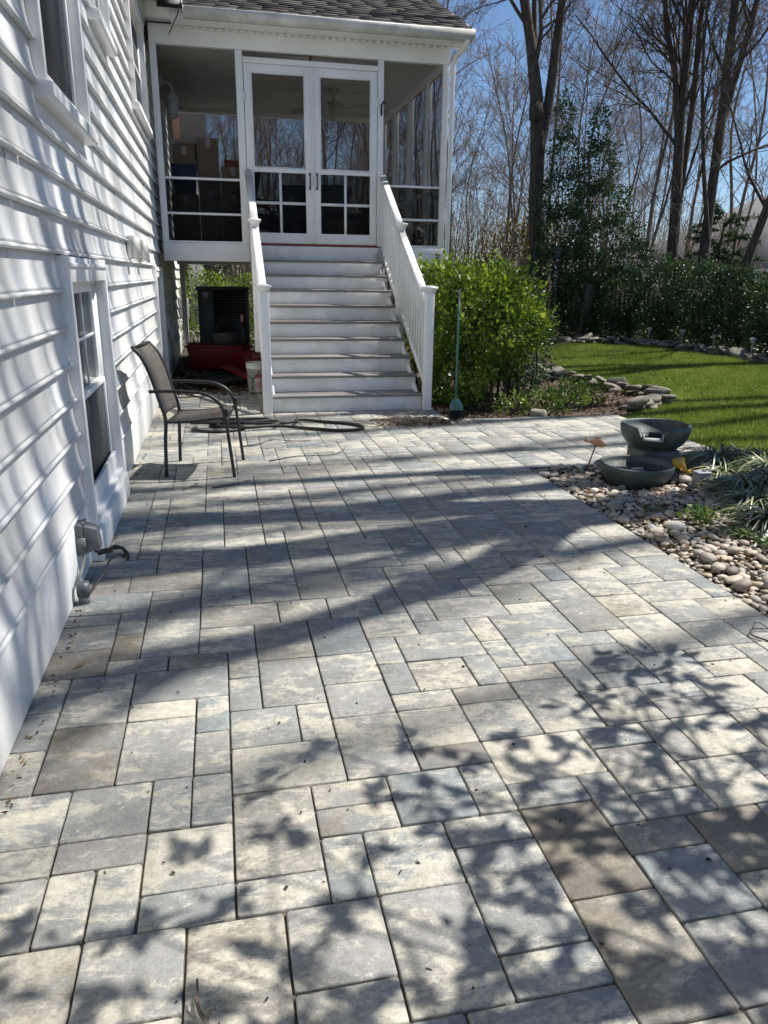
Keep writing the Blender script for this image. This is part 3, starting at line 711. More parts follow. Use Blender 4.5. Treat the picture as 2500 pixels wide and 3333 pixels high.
ds.build('downspout', M['trim_cool'], porch, bevel=.006)
for x, y in ((3.045, YF + .05), (3.045, YB - .06), (-.58, YB - .06), (1.3, YB - .06)): pbox('support_post', x - .045, x + .045, y - .045, y + .045, -.03, 1.575)
zr = ZE + (YRG - YE) * RSL
rf = MB().prism([(-.5, YE, ZE), (-.5, YRG, zr), (-.5, 2 * YRG - YE, ZE), (-.5, 2 * YRG - YE, ZE - .03), (-.5, YRG, zr - .04), (-.5, YE, ZE - .03)], (3.78, 0, 0)).build('roof', M['shingle'], porch)
rng_ = random.Random(9); L_ = math.hypot(1, RSL); uy, uz = 1 / L_, RSL / L_
nrow = int((YRG - YE) * L_ / .142) + 1
for r_i in range(nrow):
    x = -.5 - rng_.uniform(0, .28)
    while x < 3.29:
        wdt = rng_.choice([.27, .32, .38, .45]); x0, x1 = max(x, -.5), min(x + wdt - .004, 3.30); x += wdt
        if x1 - x0 < .03: continue
        s0 = r_i * .142 - .012 + rng_.uniform(-.003, .003); s1 = s0 + .16; th = .006 + rng_.uniform(0, .004)
        def pt(x_, s, h): return (x_, YE + s * uy - h * uz, ZE + s * uz + h * uy)
        V = [pt(x0, s0, .004), pt(x1, s0, .004), pt(x1, s0, .006 + th), pt(x0, s0, .006 + th), pt(x0, s1, .003), pt(x1, s1, .003), pt(x1, s1, .004), pt(x0, s1, .004)]
        obj('shingle', V, [[0, 1, 2, 3], [3, 2, 6, 7], [0, 3, 7, 4], [1, 5, 6, 2], [4, 7, 6, 5], [0, 4, 5, 1]], M['shingle'], rf, rnd=[rng_.random()] * 6)
MB().prism([(XR - .02, YF, 4.252), (XR - .02, YB, 4.252), (XR - .02, YB, ZE), (XR - .02, YRG, zr - .05), (XR - .02, YF, 4.42)], (.015, 0, 0)).build('gable_panel', M['siding'], porch)
MB().prism([(3.281, YE - .01, ZE - .14), (3.281, YE - .01, ZE), (3.281, YRG, zr), (3.281, YRG, zr - .14)], (.016, 0, 0)).build('rake_board', M['trim'], porch)

# ---------------------------------------------------------------- stairs
st = thing('porch_stairs', 'white wooden porch stairs with grey treads and baluster railings', 'stairs', (1.35, 9.2, 0))
RIS, RUN = 0.1783, 0.2745
for k in range(1, 11):
    yk = 8.035 + RUN * (k - 1)
    MB().box(.522, 2.176, yk, yk + .02, RIS * (k - 1) + (.001 if k > 1 else 0), RIS * k - (.029 if k < 10 else .0)).build('riser', M['riser'], st, bevel=.002)
    if k < 10: MB().box(.516, 2.184, yk - .022, yk + RUN - .002, RIS * k - .028, RIS * k).build('tread', M['tread'], st, bevel=.005)
for x in (.53, 2.14):
    MB().prism([(x, 8.06, 0), (x, 8.06, .12), (x, 10.51, .12 + 2.45 * RIS / RUN), (x, 10.51, .12 + 2.45 * RIS / RUN - .32), (x, 8.5, 0)], (.03, 0, 0)).build('stringer', M['riser'], st)
def newel(x, y, z0, z1):
    p = MB().box(x - .047, x + .047, y - .047, y + .047, z0, z1).build('newel_post', M['trim_cool'], st, bevel=.005)
    c = MB()
    for a, z in ((.052, 0), (.052, .012), (.060, .022), (.072, .040), (.072, .055), (.060, .060), (.0, .078)):
        pass
    prof = [(.050, 0), (.053, .014), (.062, .028), (.073, .042), (.074, .056), (.066, .062), (.02, .076)]
    V = []; F = []
    for a, z in prof: V += [(x - a, y - a, z1 + z), (x + a, y - a, z1 + z), (x + a, y + a, z1 + z), (x - a, y + a, z1 + z)]
    for j in range(len(prof) - 1): F += [[j * 4 + i, j * 4 + (i + 1) % 4, j * 4 + 4 + (i + 1) % 4, j * 4 + 4 + i] for i in range(4)]
    F += [[3, 2, 1, 0], [len(V) - 4 + i for i in range(4)]]
    obj('post_cap', V, F, M['trim_cool'], p)
def rail_run(x, ya, yb, ta, tb, ba, bb):
    """ta,tb: top-rail height at both ends; ba,bb: underside of the bottom rail"""
    def bar(name, pts, z_a, z_b):
        P = [(x + a, ya, z_a + b) for a, b in pts]; return MB().prism(P, (0, yb - ya, z_b - z_a)).build(name, M['trim_cool'], st, smooth=False)
    bar('handrail', [(-.022, -.085), (.022, -.085), (.026, -.04), (.044, -.034), (.046, -.016), (.03, -.002), (-.03, -.002), (-.046, -.016), (-.044, -.034), (-.026, -.04)], ta, tb)
    bar('bottom_rail', [(-.024, 0), (.024, 0), (.024, .05), (.012, .062), (-.012, .062), (-.024, .05)], ba, bb)
    nb = int((yb - ya) / .112)
    for q in range(nb):
        t = (q + .6) / nb; y = ya + (yb - ya) * t
        MB().box(x - .016, x + .016, y - .016, y + .016, ba + (bb - ba) * t + .05, ta + (tb - ta) * t - .07).build('baluster', M['trim_cool'], st, bevel=.003)
for x in (.472, 2.228):
    newel(x, 8.007, 0.0, 1.255); newel(x, 9.405, 0.52, 1.97)
    rail_run(x, 8.054, 9.358, 1.17, 1.95, .24, 1.02); rail_run(x, 9.452, 10.50, 2.04, 2.70, 1.07, 1.715)
# ---------------------------------------------------------------- patio chair
chair = thing('patio_chair', 'brown mesh sling patio chair with black tubular frame', 'chair', (-0.16, 5.69, 0))
cf = np.array([.978, -.155, 0]); cl_ = np.array([.155, .978, 0]); cc = np.array([-.16, 5.69, 0])
def cp(u, v, z): return cc + cf * u + cl_ * v + np.array([0, 0, z])
HW = .265
for s in (-1, 1):
    v = s * HW
    MB().tube(smooth_path([cp(.265, v, 0), cp(.24, v, .25), cp(.215, v, .46), cp(.17, v, .555), cp(.08, v, .608), cp(-.03, v, .622), cp(-.18, v, .626), cp(-.31, v, .622)], 6), .0125, 10).build('arm', M['dark_frame'], chair, smooth=True)
    MB().tube(smooth_path([cp(-.235, s * .245, 0), cp(-.225, s * .245, .25), cp(-.215, s * .235, .42), cp(-.25, s * .235, .56), cp(-.30, s * .235, .74), cp(-.35, s * .235, .855), cp(-.405, s * .235, .92)], 6), .0135, 10).build('back_leg', M['dark_frame'], chair, smooth=True)
    MB().tube(smooth_path([cp(-.225, s * .235, .40), cp(-.02, s * .235, .405), cp(.14, s * .235, .425), cp(.20, s * .24, .43), cp(.232, s * .255, .46), cp(.225, s * .262, .50)], 5), .012, 8).build('seat_rail', M['dark_frame'], chair, smooth=True)
for u, z in ((.20, .415), (-.22, .385)):
    MB().tube([cp(u, -.24, z), cp(u, .24, z)], .010, 8).build('cross_bar', M['dark_frame'], chair, smooth=True)
MB().tube([cp(-.408, -.235, .923), cp(-.408, .235, .923)], .011, 8).build('cross_bar', M['dark_frame'], chair, smooth=True)
def sling(name, prof, dip):
    V = []; F = []; nv = 9; q = smooth_path([(a, b, 0) for a, b in prof], 5)
    for (u, z, _) in q:
        for i in range(nv):
            t = i / (nv - 1) * 2 - 1; d = dip * (1 - t * t); V.append(cp(u - (d if name == 'back_sling' else 0), t * .228, z - (0 if name == 'back_sling' else d)))
    k = len(q)
    for j in range(k - 1): F += [[j * nv + i, j * nv + i + 1, j * nv + nv + i + 1, j * nv + nv + i] for i in range(nv - 1)]
    o = obj(name, V, F, M['sling'], chair, smooth=True); md = o.modifiers.new('thick', 'SOLIDIFY'); md.thickness = .004; return o
sling('back_sling', [(-.215, .44), (-.25, .56), (-.30, .74), (-.35, .855), (-.405, .922)], .022)
sling('seat_sling', [(-.205, .408), (-.02, .413), (.14, .432), (.195, .432), (.205, .41)], .022)

# ---------------------------------------------------------------- electrical box, cord, conduit
eb = thing('outlet_cover', 'grey weatherproof outlet cover on the siding near the ground', 'outlet box', (-.66, 3.5, .15))
yb_, zb_ = 3.50, .235
MB().box(XS + .0, XS + .05, yb_ - .045, yb_ + .05, zb_ - .075, zb_ + .075).build('back_plate', M['grey_pvc'], eb, bevel=.006)
P0 = [(XS + .05, yb_ - .04, zb_ - .07), (XS + .05, yb_ + .045, zb_ - .07), (XS + .05, yb_ + .045, zb_ + .07), (XS + .05, yb_ - .04, zb_ + .07)]
P1 = [(XS + .12, yb_ - .028, zb_ - .05), (XS + .12, yb_ + .033, zb_ - .05), (XS + .11, yb_ + .033, zb_ + .05), (XS + .11, yb_ - .028, zb_ + .05)]
obj('lid', P0 + P1, [[3, 2, 1, 0], [4, 5, 6, 7]] + [[i, (i + 1) % 4, 4 + (i + 1) % 4, 4 + i] for i in range(4)], M['grey_pvc'], eb, bevel=.008)
for q in (-.02, .025): MB().tube([(XS + .05, yb_ + q - .012, zb_ + .076), (XS + .05, yb_ + q + .012, zb_ + .076)], .008, 8).build('hinge', M['grey_pvc'], eb)
MB().obox((XS + .035, yb_ - .05, zb_ - .02), (.05, .008, .07)).build('plate_ridge', M['grey_pvc'], eb)
cord = MB().tube(smooth_path([(XS + .085, yb_ + .01, zb_ - .075), (XS + .13, yb_ + .04, zb_ - .09), (XS + .17, yb_ + .06, zb_ - .07), (XS + .205, yb_ + .06, zb_ - .09), (XS + .21, yb_ + .055, zb_ - .13), (XS + .19, yb_ + .045, zb_ - .11), (XS + .15, yb_ + .01, zb_ - .12), (XS + .12, yb_ - .05, zb_ - .17), (XS + .085, yb_ - .13, zb_ - .20), (XS + .065, yb_ - .20, zb_ - .205), (XS + .06, yb_ - .225, .03)], 6), .0055, 8).build('power_cord', M['rubber'], smooth=True)
tag(cord, 'thin black power cord looping from outlet cover to conduit stub', 'cord')
pgm = MB().obox((XS + .125, yb_ + .04, zb_ - .087), (.07, .02, .022), (1, .3, .1)).tube(smooth_path([(XS + .16, yb_ + .055, zb_ - .082), (XS + .20, yb_ + .065, zb_ - .085), (XS + .225, yb_ + .06, zb_ - .12), (XS + .22, yb_ + .055, zb_ - .15)], 4), .008, 8).build('cord_plug', M['rubber'], bevel=.004)
tag(pgm, 'black rubber plug hanging from the grey outlet cover', 'plug')
cs = thing('conduit_stub', 'dark grey conduit stub rising from the patio against the wall', 'conduit', (XS + .06, 3.27, 0))
MB().tube([(XS + .06, 3.275, -.012), (XS + .06, 3.275, .045)], .024, 14).build('pipe', M['grey_pvc'], cs)
MB().tube([(XS + .06, 3.275, .040), (XS + .06, 3.275, .10)], .029, 14).build('collar', M['ac'], cs)
pc = MB().tube([(XS + .045, 3.46, .16), (XS + .04, 3.40, .115), (XS + .035, 3.30, .09)], .008, 8).build('conduit_pipe', M['grey_pvc'], smooth=True)
tag(pc, 'short paint flecked grey pipe below the outlet cover', 'pipe')

lc = MB().tube(smooth_path([(-.22, 10.05, 4.44), (-.235, 10.05, 4.34), (-.27, 10.05, 4.235), (-.324, 10.05, 4.13), (-.384, 10.05, 4.02)], 5), .006, 6).build('loose_cable', M['rubber'], smooth=True)
tag(lc, 'loose black cable dangling from the gutter beside the porch roof', 'cable')
# vents on the wall
for yv, lab in ((6.86, 'white louvred dryer vent hood on siding, closer to the patio chair'), (7.68, 'white louvred dryer vent hood on siding, closer to the porch')):
    v = thing('vent_hood', lab, 'vent', (XW, yv, 1.55), 'vent hoods on the siding')
    MB().box(XS + .01, XW + .022, yv - .085, yv + .085, 1.53, 1.71).build('flange', M['trim_old'], v, bevel=.006)
    for q in range(3):
        z = 1.555 + q * .052
        MB().prism([(XW + .02, yv - .065, z), (XW + .075 - .008 * q, yv - .065, z - .015), (XW + .078 - .008 * q, yv - .065, z - .005), (XW + .02, yv - .065, z + .047)], (0, .13, 0)).build('louvre', M['trim_old'], v)
    for s in (-1, 1): MB().prism([(XW + .02, yv + s * .07, 1.535), (XW + .085, yv + s * .07, 1.51), (XW + .07, yv + s * .07, 1.70), (XW + .02, yv + s * .07, 1.715)], (0, s * .008, 0)).build('side_cheek', M['trim_old'], v)

# ---------------------------------------------------------------- hose
rh = random.Random(21)
hp = []
def loop(cx, cy, rx, ry, a0, a1, n, z):
    for i in range(n):
        a = a0 + (a1 - a0) * i / (n - 1); hp.append((cx + rx * math.cos(a), cy + ry * math.sin(a) + rh.uniform(-.012, .012), z + rh.uniform(-.003, .003)))
loop(-.05, 7.16, .24, .13, 2.6, 8.2, 14, .017); loop(.24, 7.26, .30, .17, 2.9, 8.6, 14, .036); loop(.06, 7.36, .38, .10, 2.7, 8.3, 14, .05)
loop(.42, 7.32, .30, .09, 3.0, 6.6, 9, .04)
hp += [(.78, 7.42, .03), (.98, 7.36, .018), (1.2, 7.24, .017), (1.32, 7.08, .017), (1.28, 6.93, .017), (1.08, 6.90, .017), (.86, 7.0, .018), (.66, 7.10, .022), (.5, 7.14, .03), (.3, 7.12, .035)]
ho = MB().tube(smooth_path(hp, 5), .016, 8).build('garden_hose', M['rubber'], smooth=True)
tag(ho, 'black corrugated garden hose loosely coiled on the patio by the stairs', 'hose')

# twigs, debris, leaves on the patio
def twig(pts, r, label, mat='rust', sc=1.0):
    m = MB(); P = smooth_path([(x, y, r + .001 + z) for x, y, z in pts], 4)
    m.tube(P, np.linspace(r, r * .35, len(P)), 6)
    for t, dx, dy in ((.45, .06, .05), (.7, -.03, .07)):
        dx *= sc; dy *= sc; b = P[int(t * (len(P) - 1))]; m.tube([b, b + np.array([dx * .5, dy * .6, .012]), b + np.array([dx, dy, .004])], [r * .6, r * .45, r * .2], 5)
    return tag(m.build('twig', M[mat]), label, 'twig')
twig([(.14, 6.38, 0), (.28, 6.44, .004), (.42, 6.56, .01), (.62, 6.52, .003), (.76, 6.54, 0)], .006, 'long forked brown twig on sunny pavers in front of the hose')
twig([(.34, 5.82, 0), (.55, 5.93, .004), (.74, 5.92, .006), (.92, 6.0, 0), (1.02, 6.22, .006)], .005, 'thin bent twig lying on the patio between chair and stairs')
twig([(-.1, 5.1, 0), (.06, 5.16, .003), (.16, 5.27, 0)], .004, 'short straight twig on pavers just in front of the chair')
twig([(-.3, 5.08, 0), (-.22, 5.14, .008), (-.14, 5.08, 0)], .004, 'tiny crooked twig near the window sill and chair leg')
twig([(-.085, 1.06, 0), (-.092, 1.13, .006), (-.11, 1.17, .006), (-.115, 1.24, .004)], .007, 'stubby brown broken twig standing in a joint of large slabs', 'deadwood', .35)
twig([(2.16, 2.35, 0), (2.11, 2.42, .006), (2.16, 2.46, .008), (2.24, 2.45, .004), (2.30, 2.48, 0)], .004, 'dark looped twig on the patio edge by the river stones')
rngd = np.random.default_rng(31)
m = MB()
for k in range(150):
    a = rngd.uniform(0, 6.28); rr = abs(rngd.normal(0, .17)); c = np.array([1.86 + rr * math.cos(a) * 1.45, 7.22 + rr * math.sin(a) * .62, rngd.uniform(.006, .05) * max(0, 1 - rr * 2)+.004]); b = rngd.uniform(0, 6.28); L = rngd.uniform(.06, .2)
    d = np.array([math.cos(b), math.sin(b), 0]) * L
    m.tube([c - d, c + np.array([rngd.normal(0, .01), rngd.normal(0, .01), .012]), c + d + np.array([0, 0, rngd.uniform(0, .05)])], [.0035, .003, .0015], 4)
tag(m.build('twig_pile', M['deadwood']), 'swept heap of dry twigs and leaves at the foot of the stairs', 'twigs', kind='stuff')
n = 160; Pd = np.column_stack([1.95 + rngd.normal(0, .2, n), 7.2 + rngd.normal(0, .08, n), rngd.uniform(.003, .03, n)]); A = unit(np.column_stack([rngd.normal(size=(n, 2)), rngd.uniform(0, .3, n)]))
tag(leaf_obj('swept_leaves', rngd, Pd, A, rngd.uniform(.03, .07, n), M['litter']), 'dry brown leaves in the swept heap by the broom', 'leaves', kind='stuff')
def one_leaf(name, x, y, s, ang, mat, label):
    A = np.array([[math.cos(ang), math.sin(ang), .08]]); A = unit(A)
    V, F = leaf_arrays(np.random.default_rng(1), np.array([[x, y, .006]]), A, np.array([s]), .42, .05); V[:, 2] = np.maximum(V[:, 2] * .4, .003) + .001
    tag(obj(name, V, F, M[mat], rnd=[.7, .7]), label, 'leaf')
one_leaf('green_leaf', -.325, 3.66, .075, .3, 'ivy', 'single green leaf lying on tan pavers near the wall')
one_leaf('green_leaf', .95, 4.0, .07, .6, 'ivy', 'single green leaf lying in shade in the middle of the patio')
one_leaf('dry_leaf', -.02, 5.03, .06, 1.2, 'litter', 'small tan dry leaf on the pavers near the chair')
one_leaf('dry_leaf', -.60, 2.66, .08, 1.0, 'litter', 'dry leaf caught against the wall base')
n = 260; Pd = np.column_stack([rngd.uniform(-.6, 2.3, n), rngd.uniform(1.1, 7.3, n), np.full(n, .002)]); A = unit(np.column_stack([rngd.normal(size=(n, 2)), np.full(n, .1)]))
tag(leaf_obj('seed_husks', rngd, Pd, A, rngd.uniform(.006, .018, n), M['seed'], fold=.25, width=.6), 'tiny dark seed husks sprinkled over the patio', 'debris', kind='stuff')
for (x0, y0, x1, y1, nn, lb) in ((-.67, 1.6, -.63, 9.0, 240, 'fine dark leaf crumbs along the base of the house wall'),):
    Pd = np.column_stack([rngd.uniform(x0, x1, nn), rngd.uniform(y0, y1, nn), np.full(nn, .002)]); A = unit(np.column_stack([rngd.normal(size=(nn, 2)), np.full(nn, .3)]))
    tag(leaf_obj('leaf_crumbs', rngd, Pd, A, rngd.uniform(.008, .03, nn), M['litter']), lb, 'debris', kind='stuff')

# ---------------------------------------------------------------- broom
br = thing('broom', 'teal broom with black bristles leaning upright against the shrub', 'broom', (2.36, 7.33, 0))
MB().tube([(2.355, 7.33, .20), (2.385, 7.45, .80), (2.43, 7.60, 1.30)], .0115, 10).build('handle', M['teal_plastic'], br, smooth=True)
MB().prism([(2.29, 7.30, .105), (2.43, 7.30, .105), (2.425, 7.305, .16), (2.385, 7.31, .215), (2.33, 7.31, .215), (2.295, 7.305, .16)], (0, .05, .004)).build('broom_head', M['teal_plastic'], br, bevel=.006)
m = MB()
for k in range(90):
    x = rngd.uniform(-.066, .066); y = rngd.uniform(-.018, .018)
    m.tube([(2.36 + x, 7.325 + y, .11), (2.36 + x * 1.18, 7.32 + y * 1.5, .003 + rngd.uniform(0, .012))], .0035, 4)
m.build('bristles', M['bristle'], br)

# ---------------------------------------------------------------- fountain
ft = thing('bowl_fountain', 'dark green two tier bowl fountain standing on river stones', 'fountain', (3.15, 5.05, 0))
def bowl(name, c, R, H, wall, rb, n=48, notch=None):
    prof = [(rb, 0)]
    for t in np.linspace(.08, 1, 9): prof.append((rb + (R - rb) * math.sin(t * math.pi / 2) ** .9, H * (1 - math.cos(t * math.pi / 2)) ** .95 if name == 'upper_bowl' else H * t))
    prof += [(R - .006, H + .006), (R - wall + .006, H + .006), (R - wall, H)]
    for t in np.linspace(.9, .15, 7): prof.append(((R - wall) * (.35 + .65 * math.sin(t * math.pi / 2)), H * (.22 + .76 * t)))
    prof.append((.001, H * .3))
    V = []; F = []; c = np.array(c, float)
    for (r, z) in prof:
        for i in range(n):
            a = 2 * math.pi * i / n; zz = z
            if notch:
                da = abs((a - notch + math.pi) % (2 * math.pi) - math.pi)
                if da < .30: lim = H * .60
                elif da < .42: lim = H * (.60 + .42 * (da - .30) / .12)
                else: lim = 9
                if r > R * .72 and z > H * .5: zz = min(z, lim)
            V.append(c + np.array([r * math.cos(a), r * math.sin(a), zz]))
    for j in range(len(prof) - 1): F += [[j * n + i, j * n + (i + 1) % n, j * n + n + (i + 1) % n, j * n + n + i] for i in range(n)]
    F.append(list(range(n))[::-1])
    o = obj(name, V, F, M['basin'], ft, smooth=True); return o
lb_ = bowl('lower_bowl', (2.985, 4.86, -.035), .272, .15, .028, .19)
MB().lathe([(.001, 0), (.238, 0), (.238, .004), (.001, .004)], (2.985, 4.86, .075), 40).build('water', M['water'], lb_)
ub = bowl('upper_bowl', (3.38, 5.29, .125), .272, .19, .032, .11, notch=math.radians(234))
MB().lathe([(.001, 0), (.20, 0), (.20, .004), (.001, .004)], (3.38, 5.29, .215), 40).build('water', M['water'], ub)
nd = np.array([math.cos(rad(236)), math.sin(rad(236)), 0]); ns = np.array([-nd[1], nd[0], 0]); uc = np.array([3.38, 5.29, -.155])
MB().obox(uc + nd * .242 + np.array([0, 0, .392]), (.10, .135, .010), nd).obox(uc + nd * .242 + ns * .07 + np.array([0, 0, .41]), (.10, .008, .04), nd).obox(uc + nd * .262 - ns * .07 + np.array([0, 0, .41]), (.10, .008, .04), nd).build('spout', M['steel'], ub)
MB().obox(uc + nd * .02 + np.array([0, 0, .385]), (.05, .09, .04), nd).build('pump_block', M['black_metal'], ub)
MB().prism([(3.20, 5.13, -.035), (3.52, 5.09, -.035), (3.56, 5.42, -.035), (3.24, 5.46, -.035)], (0, 0, .175)).build('pedestal', M['basin'], ft, bevel=.03)
MB().obox((2.98, 4.83, .083), (.09, .014, .012), (1, 0, 0)).build('pale_bar', M['steel'], ft)  # short pale metal bar lying at the lower bowl's water surface

# ---------------------------------------------------------------- ceramic fish on stakes
def fish(label, base, top, mat, direction, spots, size):
    t = thing('fish_stake', label, 'garden ornament', base)
    MB().tube([base, top], .0055, 8).build('stake', M['rust'], t)
    d = np.array(direction, float); d /= np.linalg.norm(d); up = np.array([0, 0, 1.0]); sd_ = np.cross(d, up); sd_ /= np.linalg.norm(sd_); up2 = np.cross(sd_, d)
    tp = np.array(top)
    def loc(a, b, c): return tp + (d * a + up2 * b + sd_ * c) * size
    # body: tapered rings nose -> tail, bent
    ax = [(.50, .0, .02), (.44, .01, .10), (.32, .03, .17), (.14, .055, .205), (-.06, .05, .18), (-.24, .02, .12), (-.38, -.015, .065), (-.47, -.03, .04)]
    V = []; F = []; n = 12
    for (a, b, r) in ax:
        for i in range(n):
            th = 2 * math.pi * i / n; V.append(loc(a, b + r * math.cos(th), r * .62 * math.sin(th)))
    for j in range(len(ax) - 1): F += [[j * n + i, j * n + (i + 1) % n, j * n + n + (i + 1) % n, j * n + n + i] for i in range(n)]
    F += [list(range(n))[::-1], [len(V) - n + i for i in range(n)]]
    body = obj('body', V, F, mat, t, smooth=True)
    def fin(name, pts, th=.02):
        MB().prism([loc(a, b, -th) for a, b in pts], sd_ * 2 * th * size).build(name, mat, body)
    fin('tail_fin', [(-.44, -.05), (-.56, -.10), (-.70, -.03), (-.62, .02), (-.66, .14), (-.55, .08), (-.44, .03)])
    fin('dorsal_fin', [(.20, .22), (.10, .34), (-.05, .33), (-.16, .21), (-.10, .17), (.14, .2)])
    for s in (-1, 1):
        MB().prism([loc(.12, -.10, s * .10), loc(.0, -.19, s * .17), loc(-.06, -.12, s * .13)], up2 * .03 * size).build('pectoral_fin', mat, body)
        MB().lathe([(.001, -.02 * size), (.02 * size, 0), (.001, .02 * size)], loc(.36, .06, s * .095), 8).build('eye', M['black_metal'], body)
        if spots:
            for (a, b, r) in ((.25, .08, .045), (.08, .12, .05), (.1, -.05, .045), (-.1, .06, .05), (-.12, -.06, .035), (-.28, .02, .035), (.3, -.04, .03), (-.02, .2, .03)):
                rr = np.interp(a, [-.47, -.24, .14, .44], [.04, .12, .205, .10]); bb = b - np.interp(a, [-.47, .14, .5], [-.03, .055, 0]); dz = .62 * math.sqrt(max(rr * rr - bb * bb, .0004))
                V2 = [loc(a + r * math.cos(q), b + r * 1.1 * math.sin(q), s * (dz + .004 - .02 * (1 - math.cos(q * 2)) * .3)) for q in np.linspace(0, 2 * math.pi, 8, endpoint=False)]
                V3 = [loc(a + r * .8 * math.cos(q), b + r * .9 * math.sin(q), s * (dz - .05)) for q in np.linspace(0, 2 * math.pi, 8, endpoint=False)]
                obj('spot', V2 + V3, [list(range(8))] + [[i, (i + 1) % 8, 8 + (i + 1) % 8, 8 + i] for i in range(8)], M['fish_spot'], body)
    return t
fish('pale orange ceramic fish with red spots on a tilted rod', (2.70, 5.10, -.03), (2.80, 5.15, .213), M['fish_pink'], (.93, -.2, -.25), True, .15)
fish('golden yellow ceramic fish on a rod beside the lower bowl', (3.27, 4.74, -.03), (3.295, 4.78, .105), M['fish_gold'], (-.75, -.2, .45), False, .20)

# grey control box and stone
cb = thing('control_box', 'small grey plastic pump control box half hidden by strappy plants', 'electrical box', (3.38, 4.62, 0))
MB().box(3.335, 3.435, 4.60, 4.68, -.035, .085).build('case', M['box_grey'], cb, bevel=.008)
MB().box(3.33, 3.44, 4.595, 4.685, .078, .095).build('lid', M['box_grey'], cb, bevel=.006)
MB().box(3.36, 3.41, 4.593, 4.599, .0, .05).build('door_panel', M['black_sheet'], cb)
MB().tube(smooth_path([(3.40, 4.64, .09), (3.41, 4.63, .11), (3.43, 4.62, .11), (3.44, 4.61, .07), (3.44, 4.57, .0), (3.43, 4.4, -.01)], 4), .006, 6).build('wire', M['box_grey'], cb)
MB().tube([(3.40, 4.64, .092), (3.40, 4.64, .108)], .012, 8).build('knob', M['box_grey'], cb)
V, F = pebs[2]; o = obj('boulder', V * np.array([.075, .035, .03]) + np.array([3.40, 4.53, .02]), F, M['river'], smooth=True); tag(o, 'long smooth tan stone lying against the grey control box', 'stone')

# ---------------------------------------------------------------- strappy clumps and small plants
def clump(name, label, c, nbl, L, rngx, mat='liriope', group=None, wid=.008, parentcat='plant'):
    t = thing(name, label, parentcat, c, group); seg = 5
    th = rngx.uniform(0, 2 * math.pi, nbl); ln = rngx.uniform(.55, 1.05, nbl) * L; up = rngx.uniform(.55, 1.15, nbl)
    b0 = np.array(c) + np.column_stack([rngx.normal(0, .035, nbl), rngx.normal(0, .035, nbl), np.zeros(nbl)])
    V = np.empty((nbl, seg, 2, 3)); s = np.linspace(0, 1, seg)
    for q in range(seg):
        hor = ln * (s[q] * .55 + .45 * s[q] ** 2) * .85; ver = ln * up * (1.05 * s[q] - 1.0 * s[q] ** 2.1) * 1.05
        x = b0[:, 0] + np.cos(th) * hor; y = b0[:, 1] + np.sin(th) * hor; z = np.maximum(b0[:, 2] + ver, .004)
        wq = wid * (1 - s[q] ** 2 * .9); 
        V[:, q, 0] = np.column_stack([x - np.sin(th) * wq, y + np.cos(th) * wq, z]); V[:, q, 1] = np.column_stack([x + np.sin(th) * wq, y - np.cos(th) * wq, z + .002])
    base = np.arange(nbl)[:, None] * seg * 2; F = []
    for q in range(seg - 1): F.append(np.hstack([base + q * 2, base + q * 2 + 1, base + q * 2 + 3, base + q * 2 + 2]))
    F = np.stack(F, 1).reshape(-1, 4)
    obj('leaves', V.reshape(-1, 3), F, M[mat], t, rnd=np.repeat(rngx.random(nbl), seg - 1)); return t
rngc = np.random.default_rng(17)
for (x, y, L, nb) in ((3.85, 5.10, .50, 300), (3.66, 4.80, .36, 180), (4.08, 4.8, .52, 300), (3.60, 4.45, .40, 240), (3.86, 4.45, .48, 280), (3.45, 4.12, .38, 220), (3.68, 4.02, .44, 240), (4.2, 5.2, .46, 220), (3.28, 3.78, .36, 200)):
    clump('strappy_plant', 'arching clump of cream striped strappy leaves bordering the river stones', (x, y, -.03), nb, L, rngc, group='strappy border clumps')
for (x, y, L, nb) in ((2.95, 3.62, .11, 60), (3.02, 3.42, .10, 55), (2.72, 4.12, .07, 30), (3.25, 3.66, .10, 50)):
    clump('small_weed', 'small dark green weed tuft sprouting between river stones', (x, y, -.01), nb, L, rngc, mat='ivy', group='weeds in the river stones', wid=.010)
for (x, y, r, nl) in ((3.0, 3.18, .17, 260), (2.86, 3.86, .09, 90)):
    t = thing('low_plant', 'broad leaved dark green plant spreading over the river stones' if r > .1 else 'small pale green seedling cluster among river stones', 'plant', (x, y, 0))
    q = rngc.normal(0, r * .55, (nl, 2)); P = np.column_stack([x + q[:, 0], y + q[:, 1], rngc.uniform(.005, .09, nl)]); A = unit(np.column_stack([rngc.normal(size=(nl, 2)), rngc.uniform(-.2, .5, nl)]))
    leaf_obj('leaves', rngc, P, A, rngc.uniform(.025, .05, nl), M['hedge' if r > .1 else 'ivy'], t, width=.8)

